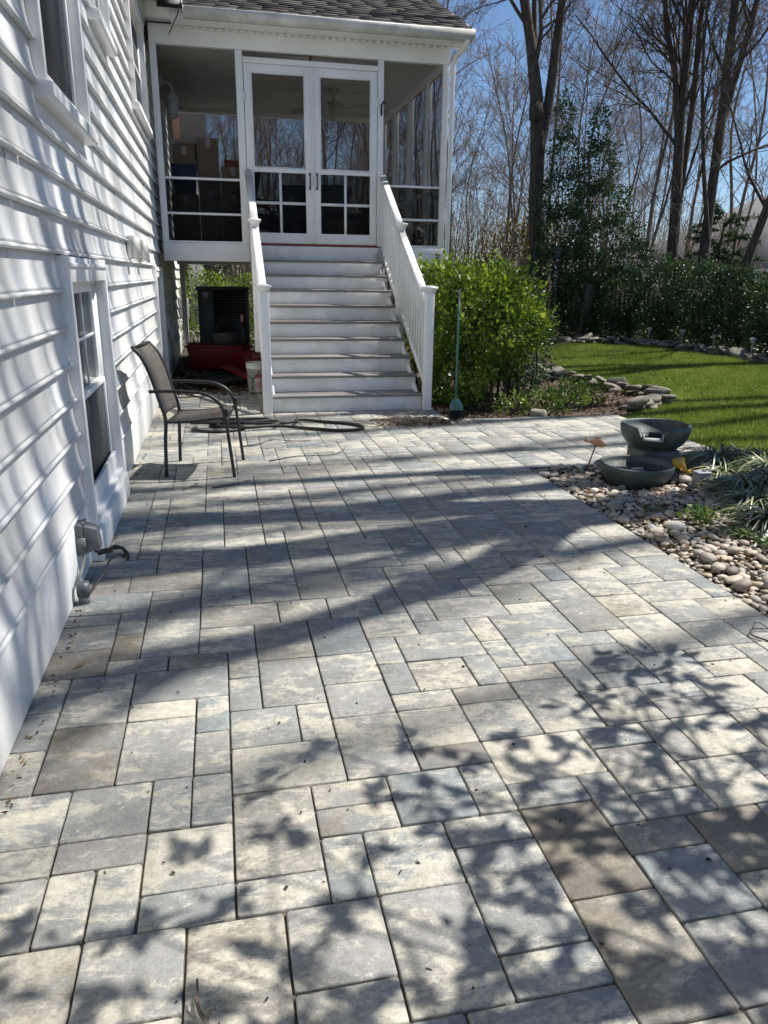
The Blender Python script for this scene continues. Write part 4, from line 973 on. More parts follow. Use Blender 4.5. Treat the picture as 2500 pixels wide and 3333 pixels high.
# ---------------------------------------------------------------- stone edgings
def rock(rg, sx, sy, sz):
    k = rg.choice([5, 6, 7]); base = [2 * math.pi * (i + rg.uniform(-.25, .25)) / k for i in range(k)]; V = []
    for z, sc in ((-1, .85), (-.35, 1.0), (.45, .97), (1, .74)):
        for a in base: V.append((sx * sc * math.cos(a) * rg.uniform(.86, 1.1), sy * sc * math.sin(a) * rg.uniform(.86, 1.1), sz * z * rg.uniform(.85, 1.1)))
    F = [list(range(k))[::-1], [3 * k + i for i in range(k)]]
    for j in range(3): F += [[j * k + i, j * k + (i + 1) % k, j * k + k + (i + 1) % k, j * k + k + i] for i in range(k)]
    return np.array(V), F
re_ = random.Random(12); rock_me = []
for _ in range(9):
    V, F = rock(re_, 1, .72, .34); me = raw_mesh('stone', V, F); me.materials.append(M['flag']); rock_me.append(me)
def edging(label, path, n, s, layers, name='stone_edging'):
    P = smooth_path([(x, y, 0) for x, y in path], 8); dl = np.r_[0, np.cumsum(np.linalg.norm(np.diff(P, axis=0), axis=1))]
    t = thing(name, label, 'stone edging', (float(P[0][0]), float(P[0][1]), 0)); off = ROOT[t.name]
    for ly in range(layers):
        for k in range(n if ly == 0 else int(n * .75)):
            d = dl[-1] * (k + re_.uniform(-.3, .3) + .5) / (n if ly == 0 else int(n * .75)); i = min(np.searchsorted(dl, max(d, .01)), len(P) - 1)
            p = P[i]; tg = P[i] - P[i - 1]; ang = math.atan2(tg[1], tg[0]) + re_.gauss(0, .5); sc = s * re_.uniform(.65, 1.3)
            o = bpy.data.objects.new('stone', re_.choice(rock_me)); COL.objects.link(o); o.parent = t
            zz = -.045 + sc * .26 + ly * s * .42
            o.matrix_local = Matrix.Translation((p[0] - off[0] + re_.gauss(0, .05), p[1] - off[1] + re_.gauss(0, .05), zz)) @ Matrix.Rotation(ang, 4, 'Z') @ Matrix.Rotation(re_.gauss(0, .28 if ly else .14), 4, 'X') @ Matrix.Rotation(re_.gauss(0, .2), 4, 'Y') @ Matrix.Diagonal((sc * 1.1, sc, sc * .62, 1))
edging('low dry stacked edging of broken tan stones around the shrub bed', [(4.62, 7.78), (5.0, 7.95), (5.36, 8.35), (5.42, 8.85), (5.25, 9.5), (5.1, 10.1), (4.9, 10.8), (4.75, 11.4)], 26, .15, 2)
edging('long low wall of flat grey stones along the hedge and lawn', [(6.9, 16.3), (7.9, 16.55), (8.8, 16.35), (9.6, 15.7), (9.95, 14.6), (9.95, 13.2), (9.9, 11.8), (10.1, 10.4)], 50, .17, 2)
V, F = rock(re_, .11, .07, .05); o = obj('edging_stone', V + np.array([3.35, 7.5, .01]), F, M['flag']); tag(o, 'single dark stone half buried in mulch at the patio edge', 'stone')

# ---------------------------------------------------------------- path lights
for k, (x, y, lb) in enumerate(((9.72, 15.95, 'small solar path light on the stone wall, closest to leaning timber post'), (10.12, 15.25, 'small solar path light on the stone wall, second from leaning post'), (10.22, 14.25, 'small solar path light on the stone wall, third from leaning post'), (10.15, 12.95, 'small solar path light on the stone wall, farthest from leaning post'))):
    t = thing('path_light', lb, 'path light', (x, y, 0), 'solar path lights')
    MB().tube([(x, y, -.04), (x, y, .30)], .010, 8).build('stake', M['steel'], t)
    MB().lathe([(.035, 0), (.055, .07), (.055, .075)], (x, y, .26), 12).build('lens', M['lamp_glass'], t)
    MB().lathe([(.075, 0), (.075, .012), (.03, .032), (.001, .035)], (x, y, .336), 14).build('cap', M['steel' if k != 2 else 'black_metal'], t)

# leaning timber, log pile, shepherd's hook, fence
lt = thing('timber_post', 'weathered square timber post leaning at the end of hedge', 'post', (8.7, 17.4, 0))
MB().obox((8.77, 17.42, .62), (1.36, .14, .12), (.14, .03, 1.0), (0, 1, 0)).build('timber', M['deadwood'], lt)
MB().obox((8.9, 17.44, .60), (1.30, .04, .10), (.13, .03, 1.0), (0, 1, 0)).build('split_board', M['deadwood'], lt)
bl = MB().obox((8.62, 17.15, .03), (.22, .2, .17), (1, .2, 0)).build('concrete_block', M['flag'], bevel=.01); tag(bl, 'squat stone block at the foot of the leaning timber', 'block')
rl = random.Random(6)
lp = [(7.75 + .17 * (q % 6) + rl.uniform(-.03, .03), 18.2 + rl.uniform(-.06, .06), .04 + .145 * (q // 6)) for q in range(24)]
for k, (x, y, z) in enumerate(lp):
    r = rl.uniform(.055, .085); L = rl.uniform(.35, .5)
    t = thing('firewood_log', 'split firewood log in the stack behind the iron hook', 'log', (x, y, z), 'stacked firewood')
    MB().tube([(x + rl.uniform(-.02, .02), y - L / 2, z + r * .2), (x, y + L / 2, z + r * .2)], r, 7).build('bark', M['barkA'], t)
    MB().tube([(x, y - L / 2 - .006, z + r * .2), (x, y - L / 2 + .004, z + r * .2)], r * .86, 7).build('cut_end', M['deadwood'], t)
hk = thing('shepherd_hook', 'green iron double shepherd hook standing in front of firewood', 'garden hook', (7.8, 17.0, 0))
MB().tube([(7.8, 17.0, -.05), (7.8, 17.0, 1.72)], .012, 8).build('pole', M['green_iron'], hk)
MB().tube(smooth_path([(7.8, 17, 1.5), (7.78, 17, 1.8), (7.7, 17, 1.88), (7.62, 17, 1.76), (7.60, 17, 1.66)], 5), .010, 8).build('hook_arm', M['green_iron'], hk)
MB().tube(smooth_path([(7.8, 17, 1.25), (7.86, 17, 1.58), (7.97, 17, 1.62), (8.06, 17, 1.5), (8.07, 17, 1.38)], 5), .010, 8).build('hook_arm', M['green_iron'], hk)
obj('ornament', [(7.74, 17, 1.9), (7.80, 16.99, 1.86), (7.86, 17, 1.98), (7.84, 17, 2.1), (7.77, 17, 2.14), (7.72, 17, 2.0), (7.80, 17.02, 2.0)], [[0, 1, 6], [1, 2, 6], [2, 3, 6], [3, 4, 6], [4, 5, 6], [5, 0, 6]], M['green_iron'], hk)
fe = thing('board_fence', 'dark stained board fence behind the hedge and trees', 'fence', (9.0, 20.6, 0))
fp = [(3.5, 21.2), (8.5, 20.8), (13.2, 20.3), (13.6, 9.0)]
for (a, b) in zip(fp[:-1], fp[1:]):
    a, b = np.array(a), np.array(b); L = np.linalg.norm(b - a); d = (b - a) / L; nb = int(L / .145)
    for q in range(nb):
        c = a + d * (q + .5) * .145; h = 1.40 + rl.uniform(-.008, .008)
        MB().obox((c[0] + rl.uniform(-.004, .004), c[1], h / 2 - .06), (.1445, .02, h), (d[0], d[1], 0)).build('board', M['fence'], fe)
    for z in (.35, 1.15): MB().obox((*(a + b) / 2 - np.array([d[1], -d[0]]) * .03, z), (L, .04, .09), (d[0], d[1], 0)).build('fence_rail', M['fence'], fe)

# ---------------------------------------------------------------- under the porch
ac = thing('air_conditioner', 'slate blue outdoor air conditioner unit beneath the porch', 'air conditioner', (.1, 13.3, 0))
MB().box(-.36, .56, 12.9, 13.8, -.08, .10).build('pad', M['flag'], ac)
MB().box(-.28, .48, 13.0, 13.74, .10, 1.16).build('coil', M['black_metal'], ac)
for x in (-.31, .45): 
    for y in (12.97, 13.71): MB().box(x, x + .06, y, y + .06, .10, 1.165).build('corner_post', M['ac'], ac, bevel=.01)
MB().box(-.30, -.06, 12.955, 12.995, .10, 1.165).build('service_panel', M['ac'], ac, bevel=.006)
for q in range(22): MB().box(-.055, .445, 12.965, 12.995, .14 + q * .046, .158 + q * .046).build('louvre', M['ac'], ac)
MB().box(-.335, .53, 12.93, 13.8, 1.166, 1.215).build('top_cover', M['ac'], ac, bevel=.02)
MB().box(-.24, -.14, 12.948, 12.954, 1.05, 1.13).build('label', M['label_pink'], ac)
MB().box(-.225, -.205, 12.944, 12.948, 1.065, 1.085).build('label_mark', M['black_metal'], ac)
# garden cart
gc = thing('garden_cart', 'red plastic garden cart tub under the porch', 'cart', (-.02, 11.8, 0))
def tub(x0, x1, y0, y1, z0, z1, ins, th=.02):
    o_ = [(x0 + ins, y0 + ins, z0), (x1 - ins, y0 + ins, z0), (x1 - ins, y1 - ins, z0), (x0 + ins, y1 - ins, z0), (x0, y0, z1), (x1, y0, z1), (x1, y1, z1), (x0, y1, z1)]
    i_ = [(x0 + th, y0 + th, z1), (x1 - th, y0 + th, z1), (x1 - th, y1 - th, z1), (x0 + th, y1 - th, z1), (x0 + ins + th, y0 + ins + th, z0 + th), (x1 - ins - th, y0 + ins + th, z0 + th), (x1 - ins - th, y1 - ins - th, z0 + th), (x0 + ins + th, y1 - ins - th, z0 + th)]
    V = o_ + i_; F = [[3, 2, 1, 0]]
    for i in range(4):
        j = (i + 1) % 4; F += [[i, j, 4 + j, 4 + i], [4 + i, 4 + j, 8 + j, 8 + i], [8 + i, 8 + j, 12 + j, 12 + i]]
    F.append([12, 13, 14, 15]); return V, F
V, F = tub(-.48, .46, 11.55, 12.2, .05, .40, .06); obj('tub', V, F, M['red_plastic'], gc, bevel=.015)
MB().box(-.51, .49, 11.53, 11.556, .375, .405).build('rim', M['red_plastic'], gc, bevel=.006)
for s in (-.40, .38): MB().tube([(s - .03, 11.9, .08), (s + .03, 11.9, .08)], .12, 16).build('wheel', M['rubber'], gc)
MB().tube(smooth_path([(-.1, 12.2, .35), (.0, 12.3, .7), (.1, 12.3, .85), (.2, 12.3, .7), (.3, 12.2, .35)], 4), .015, 8).build('handle', M['black_metal'], gc)
sw = thing('snow_shovel', 'dark snow shovel with red tag standing behind the cart', 'shovel', (.3, 11.45, 0))
MB().tube([(.40, 11.42, .10), (.30, 11.5, 1.05)], .016, 8).build('shaft', M['black_metal'], sw)
MB().prism([(.28, 11.38, -.02), (.56, 11.38, -.02), (.52, 11.41, .34), (.33, 11.41, .34)], (0, .02, 0)).build('blade', M['red_plastic'], sw)
MB().box(.31, .37, 11.44, 11.45, .74, .86).build('tag', M['red_plastic'], sw); MB().box(.325, .355, 11.433, 11.439, .75, .85).build('tag_print', M['label_pink'], sw)
MB().tube([(.25, 11.5, 1.05), (.35, 11.5, 1.05)], .018, 8).build('grip', M['black_metal'], sw)
tc = thing('tool_chest', 'red ridged plastic crate stacked beside the cart', 'crate', (.55, 11.0, 0))
for q in range(4): MB().box(.42 + .01 * (q % 2), .82, 10.85, 11.2, -.02 + q * .09, .066 + q * .09).build('drawer', M['red_plastic'], tc, bevel=.008)
MB().box(.5, .74, 10.84, 10.85, .18, .20).build('handle', M['steel'], tc)
bg_ = thing('black_tub', 'black plastic planter tub resting inside the red cart', 'tub', (.0, 11.85, .1))
V, F = tub(-.12, .34, 11.66, 12.08, .07, .58, .06); obj('tub', V, F, M['black_sheet'], bg_, bevel=.01)
ps_ = thing('window_screen', 'black framed flat panel lying on ground under the porch', 'panel', (-.2, 10.4, 0))
MB().prism([(-.52, 10.62, .02), (-.35, 9.98, .012), (.28, 10.0, .06), (.16, 10.66, .10)], (0, 0, .02)).build('mesh', M['winscreen'], ps_)
for a, b in (((-.52, 10.62, .05), (-.35, 9.98, .04)), ((-.35, 9.98, .04), (.28, 10.0, .09)), ((.28, 10.0, .09), (.16, 10.66, .13)), ((.16, 10.66, .13), (-.52, 10.62, .05))): MB().tube([a, b], .018, 6).build('frame', M['black_metal'], ps_)
rp_ = MB().prism([(.0, 10.72, .17), (.16, 10.78, .17), (.44, 10.05, .07), (.38, 9.98, .07)], (0, 0, .03)).build('red_board', M['red_plastic'], bevel=.004); tag(rp_, 'narrow red plastic board lying slanted under the porch', 'board')
bs_ = MB().prism([(.3, 10.5, .0), (.52, 10.45, .0), (.46, 10.4, .14), (.36, 10.42, .16)], (0, .22, .02)).build('blue_scoop', M['blue_plastic'], bevel=.01); tag(bs_, 'dark blue plastic scoop beside the red board', 'scoop')
bk = thing('bucket', 'white plastic paint bucket with red label behind the stair newel', 'bucket', (.455, 9.52, 0))
MB().lathe([(.125, -.012), (.145, .30), (.152, .30), (.152, .325), (.147, .325), (.147, .36), (.152, .362), (.152, .375), (.138, .375), (.118, .0)], (.455, 9.52, 0), 28).build('pail', M['white_plastic'], bk, smooth=False)
MB().tube(smooth_path([(.305, 9.50, .33), (.315, 9.40, .24), (.395, 9.36, .20), (.455, 9.355, .28)], 4), .004, 6).build('handle', M['black_metal'], bk)
def arc_patch(name, c, r, a0, a1, z0, z1, mat, parent, n=8):
    V = []; F = []
    for rr in (r, r - .003):
        for i in range(n + 1):
            a = a0 + (a1 - a0) * i / n; V += [(c[0] + rr * math.cos(a), c[1] + rr * math.sin(a), z0), (c[0] + rr * math.cos(a), c[1] + rr * math.sin(a), z1)]
    k = 2 * (n + 1)
    for i in range(n): F += [[2 * i, 2 * i + 2, 2 * i + 3, 2 * i + 1]]
    return obj(name, V, F, mat, parent)
lab = arc_patch('label', (.455, 9.52), .1465, rad(252), rad(285), .03, .24, M['label_pink'], bk)
arc_patch('label_band', (.455, 9.52), .1480, rad(252), rad(285), .20, .24, M['label_red'], bk)
for q in range(12):
    a = rad(268) + .075 * math.cos(q * math.pi / 6); z = .12 + .012 * 0 + .035 * math.sin(q * math.pi / 6)
    a2 = rad(268) + .075 * math.cos((q + 1) * math.pi / 6); z2 = .12 + .035 * math.sin((q + 1) * math.pi / 6)
MB().tube([(.455 + .149 * math.cos(rad(268) + .2 * math.cos(t)), 9.52 + .149 * math.sin(rad(268) + .2 * math.cos(t)), .12 + .035 * math.sin(t)) for t in np.linspace(0, 2 * math.pi, 17)], .003, 5).tube([(.455 + .149 * math.cos(rad(268) + s), 9.52 + .149 * math.sin(rad(268) + s), .12 + s * .17) for s in (-.14, 0, .14)], .003, 5).build('prohibition_mark', M['label_red'], bk)
for z in (.05, .13): MB().tube([(.455 + .149 * math.cos(rad(s)), 9.52 + .149 * math.sin(rad(s)), z + dz) for s, dz in ((232, .045), (236, .055), (240, .04), (235, .028), (240, .012), (236, 0), (232, .01))], .005, 5).build('lettering', M['black_metal'], bk)
# downpipe, meter and hose bib at the far corner of the house
mb_ = thing('utility_meter', 'grey utility meter and pipe on the far corner of house', 'meter', (-.62, 15.2, 0))
MB().box(-.70, -.52, 14.6, 14.85, .62, .98).build('case', M['box_grey'], mb_, bevel=.02); MB().tube([(-.62, 14.72, -.08), (-.62, 14.72, .62)], .03, 10).build('pipe', M['grey_pvc'], mb_)
wf = thing('wire_edging', 'low white looped wire border in front of garden hedge', 'wire border', (-.3, 14.9, 0))
for q in range(6): MB().tube(smooth_path([(-.62 + q * .13, 14.4 + .05 * q, -.08), (-.62 + q * .13, 14.4 + .05 * q, .30), (-.52 + q * .13, 14.4 + .05 * q, .42), (-.42 + q * .13, 14.4 + .05 * q, .30), (-.42 + q * .13, 14.4 + .05 * q, -.08)], 5), .006, 6).build('loop', M['white_plastic'], wf)

# ---------------------------------------------------------------- inside the porch
FL = 1.785
def carton(label, x0, x1, y0, y1, z0, z1, mat='cardboard'):
    t = thing('storage_box', label, 'box', ((x0 + x1) / 2, y0, z0))
    MB().box(x0, x1, y0, y1, z0, z1).build('carton', M[mat], t, bevel=.006)
    if mat == 'cardboard': MB().box((x0 + x1) / 2 - .03, (x0 + x1) / 2 + .03, y0 - .002, y0 - .0005, z1 - .12, z1 - .01).build('tape', M['label_pink'], t)
    return t
carton('large brown carton on the porch floor, closest to the house', -.52, -.17, 11.0, 11.45, FL, FL + .64)
carton('large brown carton on the porch floor, in the middle of the row', -.16, .13, 11.0, 11.45, FL, FL + .70)
carton('large brown carton on the porch floor, closest to the door', .14, .45, 11.0, 11.4, FL, FL + .66)
bb_ = thing('storage_bin', 'dark blue plastic storage bin under a small brown carton', 'bin', (-.34, 11.2, FL + .64))
V, F = tub(-.50, -.18, 11.02, 11.4, FL + .64, FL + .99, .03); obj('bin', V, F, M['blue_plastic'], bb_); MB().box(-.51, -.17, 11.01, 11.41, FL + .991, FL + 1.01).build('lid', M['blue_plastic'], bb_)
carton('small dark brown carton on the blue storage bin', -.47, -.19, 11.05, 11.38, FL + 1.01, FL + 1.24)
carton('tall plain brown carton standing upright on another carton', -.155, .12, 11.02, 11.3, FL + .70, FL + 1.33)
carton('flat brown carton topped by a red box', .15, .44, 11.02, 11.35, FL + .66, FL + 1.0)
carton('thin red box lying on top of cartons', .19, .42, 11.04, 11.3, FL + 1.0, FL + 1.08, 'red_plastic')
fan = thing('ceiling_fan', 'white ceiling fan with palm shaped blades under porch ceiling', 'ceiling fan', (1.86, 12.35, 3.6))
fc = (1.86, 12.35)
MB().lathe([(.075, 4.055), (.075, 4.03), (.045, 3.99), (.018, 3.985), (.018, 3.90), (.05, 3.895), (.08, 3.88)], (*fc, 0), 20).build('stem', M['lantern_white'], fan, smooth=True)
MB().lathe([(.05, 3.90), (.13, 3.875), (.155, 3.83), (.14, 3.785), (.08, 3.765), (.05, 3.72), (.001, 3.715)], (*fc, 0), 24).build('motor', M['lantern_white'], fan, smooth=True)
for k in range(5):
    a = rad(18 + 72 * k); dx, dy = math.cos(a), math.sin(a); P = []
    for s, wq in ((.16, .03), (.24, .05), (.36, .095), (.50, .115), (.60, .095), (.66, .05), (.68, .01)): P.append((s, wq))
    poly = [(fc[0] + dx * s - dy * w_, fc[1] + dy * s + dx * w_, 3.77 + .02 * w_ / .1) for s, w_ in P] + [(fc[0] + dx * s + dy * w_, fc[1] + dy * s - dx * w_, 3.77 - .02 * w_ / .1) for s, w_ in P[::-1]]
    MB().prism(poly, (0, 0, .008)).build('blade', M['lantern_white'], fan)
MB().tube([(fc[0], fc[1], 3.72), (fc[0], fc[1], 3.52)], .003, 5).build('pull_chain', M['steel'], fan)
wl = thing('wall_lantern', 'white carriage lantern on scrolled bracket on house wall inside porch', 'lantern', (-.5, 10.95, 3.3))
MB().tube(smooth_path([(-.70, 10.95, 3.62), (-.6, 10.95, 3.66), (-.5, 10.95, 3.72), (-.43, 10.95, 3.68), (-.42, 10.95, 3.62)], 5), .012, 8).build('bracket', M['lantern_white'], wl)
MB().lathe([(.012, 3.64), (.03, 3.60), (.085, 3.545), (.09, 3.53)], (-.42, 10.95, 0), 6).build('roof_cap', M['lantern_white'], wl)
MB().lathe([(.07, 3.53), (.055, 3.36), (.05, 3.35)], (-.42, 10.95, 0), 6).build('glass', M['lamp_glass'], wl); MB().lathe([(.06, 3.35), (.06, 3.335), (.02, 3.31)], (-.42, 10.95, 0), 6).build('base', M['lantern_white'], wl)
def porch_chair(label, cx, cy, ang):
    t = thing('porch_armchair', label, 'armchair', (cx, cy, FL)); ca, sa = math.cos(ang), math.sin(ang)
    def q(u, v, z): return np.array([cx + ca * u - sa * v, cy + sa * u + ca * v, FL + z])
    ax = (ca, sa, 0)
    MB().obox(q(0, 0, .38), (.56, .56, .13), ax).build('seat_cushion', M['cushion'], t, bevel=.04)
    MB().obox(q(-.27, 0, .72), (.12, .54, .62), (ca, sa, -.25), (0, 0, 1)).build('back_cushion', M['cushion'], t, bevel=.05)
    for s in (-1, 1): MB().tube(smooth_path([q(.28, s * .33, 0), q(.30, s * .33, .4), q(.24, s * .33, .58), q(-.1, s * .33, .60), q(-.34, s * .31, .62)], 5), .022, 8).build('arm', M['dark_frame'], t)
    for s in (-1, 1): MB().tube([q(-.22, s * .28, 0), q(-.25, s * .28, .4), q(-.40, s * .27, 1.0)], .02, 8).build('back_leg', M['dark_frame'], t)
    MB().obox(q(0, 0, .29), (.58, .6, .05), ax).build('seat_frame', M['dark_frame'], t); return t
porch_chair('dark cushioned porch armchair seen through the left door leaf', .72, 11.6, rad(25))
porch_chair('dark cushioned porch armchair beside the wicker table', 1.30, 12.9, rad(-100))
wt = thing('wicker_table', 'small grey wicker side table with candle jar inside porch', 'table', (1.12, 11.75, FL))
MB().lathe([(.26, .60), (.26, .63), (.001, .632)], (1.12, 11.75, FL), 24).build('top', M['wicker'], wt); MB().lathe([(.20, 0), (.13, .3), (.22, .60)], (1.12, 11.75, FL), 18).build('base', M['wicker'], wt)
cj = thing('candle_jar', 'clear hurricane candle jar on the wicker table', 'candle', (1.12, 11.7, FL + .632)); MB().lathe([(.055, 0), (.06, .20)], (1.12, 11.7, FL + .634), 16).build('jar', M['jar'], cj); MB().lathe([(.03, 0), (.03, .09), (.001, .092)], (1.12, 11.7, FL + .634), 12).build('candle', M['flame'], cj)
wr = thing('wicker_recliner', 'grey wicker lounge chair behind the right door leaf', 'lounge chair', (1.85, 11.7, FL))
MB().prism([(1.52, 11.3, FL + .02), (2.2, 11.3, FL + .02), (2.2, 11.3, FL + .42), (1.52, 11.3, FL + .42)], (0, .7, 0)).build('seat_base', M['wicker'], wr, bevel=.05)
MB().prism([(1.50, 11.9, FL + .3), (2.22, 11.9, FL + .3), (2.10, 12.15, FL + .95), (1.62, 12.15, FL + .95)], (0, .12, 0)).build('backrest', M['wicker'], wr, bevel=.05)
for x in (1.46, 2.16): MB().box(x, x + .10, 11.25, 12.0, FL + .02, FL + .62).build('arm', M['wicker'], wr, bevel=.04)
MB().box(1.6, 2.12, 11.28, 11.85, FL + .425, FL + .52).build('cushion', M['cushion'], wr, bevel=.04)
clump('potted_plant', 'strappy green potted plant by the porch screen', (2.55, 11.9, FL + .42), 70, .5, rngc, mat='hedge', wid=.018)
pp = thing('plant_pot', 'dark plant pot on the porch floor by the screen', 'pot', (2.55, 11.9, FL)); MB().lathe([(.12, 0), (.17, .40), (.18, .42), (.15, .42), (.14, .38), (.001, .38)], (2.55, 11.9, FL), 20).build('pot', M['black_sheet'], pp)
fl_ = thing('floor_lantern', 'black floor lantern with pale cap inside the porch screen', 'lantern', (2.84, 10.9, FL))
MB().box(2.77, 2.91, 10.83, 10.97, FL, FL + .03).build('base', M['black_metal'], fl_)
for a in (2.775, 2.89):
    for b in (10.835, 10.95): MB().box(a, a + .015, b, b + .015, FL + .03, FL + .22).build('post', M['black_metal'], fl_)
MB().lathe([(.10, .22), (.03, .29), (.001, .30)], (2.84, 10.9, FL), 4).build('cap', M['lantern_white'], fl_)
MB().lathe([(.035, .03), (.035, .14), (.001, .142)], (2.84, 10.9, FL), 12).build('candle', M['flame'], fl_)
# ---------------------------------------------------------------- branching trees (vectorised)
def tubes_vec(P, R, n):
    B, k, _ = P.shape; T = np.gradient(P, axis=1); T /= np.linalg.norm(T, axis=2, keepdims=True) + 1e-9
    ref = np.where(np.abs(T[:, :1, 2:3]) < .8, np.array([[[0, 0, 1.0]]]), np.array([[[1.0, 0, 0]]]))
    u = np.cross(T, np.broadcast_to(ref, T.shape)); u /= np.linalg.norm(u, axis=2, keepdims=True) + 1e-9; v = np.cross(T, u)
    a = np.arange(n) * 2 * math.pi / n
    V = P[:, :, None] + R[:, :, None, None] * (np.cos(a)[None, None, :, None] * u[:, :, None] + np.sin(a)[None, None, :, None] * v[:, :, None])
    base = (np.arange(B) * k * n)[:, None, None] + (np.arange(k - 1) * n)[None, :, None]
    i = np.arange(n)[None, None, :]; j = (np.arange(n) + 1) % n; j = j[None, None, :]
    F = np.stack([base + i, base + j, base + n + j, base + n + i], -1).reshape(-1, 4)
    return V.reshape(-1, 3), F
def grow(rng, P, R, nper, t0, t1, ang, Lr, rr, nseg, wig, up, rmin=.003, taper=.3):
    B, k, _ = P.shape; seg = np.linalg.norm(np.diff(P, axis=1), axis=2); L = seg.sum(1)
    idx = np.repeat(np.arange(B), nper); t = rng.uniform(t0, t1, len(idx)); f = t * (k - 1); i = np.minimum(f.astype(int), k - 2); fr = (f - i)[:, None]
    p = P[idx, i] * (1 - fr) + P[idx, i + 1] * fr; r = R[idx, i] * (1 - fr[:, 0]) + R[idx, i + 1] * fr[:, 0]
    d = unit(P[idx, i + 1] - P[idx, i]); s = unit(np.cross(d, rng.normal(size=d.shape))); a = np.radians(rng.uniform(*ang, len(idx)))[:, None]
    d = unit(d * np.cos(a) + s * np.sin(a)); ln = L[idx] * rng.uniform(*Lr, len(idx)) * (1.15 - .6 * t); r0 = np.maximum(r * rr * rng.uniform(.75, 1.15, len(idx)), rmin)
    Q = np.empty((len(idx), nseg + 1, 3)); Q[:, 0] = p
    for q in range(nseg):
        d = unit(d + rng.normal(0, wig, d.shape) + np.array([0, 0, up])); Q[:, q + 1] = Q[:, q] + d * (ln / nseg)[:, None]
    return Q, r0[:, None] * np.linspace(1, taper, nseg + 1)[None]
def stem_arrays(stems, k=14):
    out = []
    for s in stems:
        s = np.array(s, float); q = smooth_path(s, 6); d = np.r_[0, np.cumsum(np.linalg.norm(np.diff(q[:, :3], axis=0), axis=1))]
        x = np.linspace(0, d[-1], k); out.append(np.column_stack([np.interp(x, d, q[:, c]) for c in range(4)]))
    A = np.array(out); return A[:, :, :3], A[:, :, 3]
def bare_tree(name, label, stems, rng, bark, group=None, n1=14, n2=7, n3=6, n4=0, Lr1=(.22, .42), t0=.28, up=.06, twig=.004, ang1=(28, 62), r1=.38, rs_=.72):
    P0, R0 = stem_arrays(stems); R0 = R0 * rs_; c = (float(P0[0, 0, 0]), float(P0[0, 0, 1]), float(P0[0, 0, 2])); t = thing(name, label, 'tree', c, group)
    V, F = tubes_vec(P0, R0, 10); V = V + rng.normal(0, 1, V.shape) * (np.repeat(R0.reshape(-1), 10) * .045)[:, None]
    obj('trunk', V, F, bark, t, smooth=True)
    P1, R1 = grow(rng, P0, R0, n1, t0, .98, ang1, Lr1, r1, 7, .13, up, .012)
    P2, R2 = grow(rng, P1, R1, n2, .2, 1.0, (22, 60), (.35, .62), .55, 5, .16, up * .8, .008)
    P3, R3 = grow(rng, P2, R2, n3, .15, 1.0, (20, 60), (.4, .75), .55, 4, .18, up * .5, twig)
    Vs, Fs, o = [], [], 0
    lv = [(P1, R1, 6), (P2, R2, 4), (P3, R3, 3)]
    if n4: lv.append((*grow(rng, P3, R3, n4, .2, 1.0, (20, 55), (.45, .8), .6, 3, .18, .02, twig * .8), 3))
    for P, R, k in lv:
        V, F = tubes_vec(P, R, k); Vs.append(V); Fs.append(F + o); o += len(V)
    obj('crown', np.vstack(Vs), np.vstack(Fs), bark, t); return t

rt = np.random.default_rng(79)
tA = bare_tree('bare_tree', 'large dark forked bare tree with burl rising behind the hollies', [
    [(8.22, 19, -.08, .30), (8.14, 19, 1.5, .25), (8.0, 19, 3.1, .24), (7.93, 19, 4.7, .25), (7.84, 19, 5.4, .24), (7.74, 19, 6.2, .19), (7.5, 19, 7.0, .17), (7.33, 19, 7.7, .16), (7.1, 19.1, 9.5, .13), (6.9, 19.2, 12, .08), (6.8, 19.2, 14.5, .03)],
    [(7.95, 19, 4.55, .16), (8.1, 18.97, 5.2, .16), (8.18, 18.95, 6.2, .15), (8.2, 18.9, 6.9, .14), (8.27, 18.9, 7.7, .13), (8.5, 18.9, 10, .09), (8.7, 18.8, 13.5, .03)],
    [(7.78, 19, 5.9, .09), (7.72, 19.1, 6.8, .09), (7.66, 19.15, 7.8, .08), (7.6, 19.3, 10, .05), (7.7, 19.3, 12.5, .02)]], rt, M['barkA'], n1=16, n2=9, n3=8, n4=4, Lr1=(.14, .30), t0=.42, ang1=(22, 48))
V, F = pebs[1]; obj('burl', V * np.array([.2, .2, .24]) + np.array([7.76, 18.83, 5.25]), F, M['barkA'], tA, smooth=True)
bare_tree('bare_tree', 'tall multi stemmed bare tree behind the middle of hedge', [
    [(12.0, 19, -.08, .30), (12.0, 19, 1.7, .22), (11.88, 19, 3.8, .19), (11.75, 19, 5.4, .17), (11.72, 19, 6.4, .14), (11.69, 19, 7.9, .12), (11.6, 19, 12, .05)],
    [(11.82, 19, 4.5, .11), (11.6, 19, 5.6, .10), (11.44, 19, 6.4, .10), (11.09, 19, 7.3, .09), (10.6, 19, 9.5, .05)],
    [(12.03, 19, 2.0, .11), (12.12, 19.15, 4, .11), (12.18, 19.2, 6, .10), (12.1, 19.2, 8, .09), (12.3, 19.2, 12, .03)]], rt, M['barkA'], n1=13, n2=7, n3=6, n4=3, t0=.3, ang1=(24, 50))
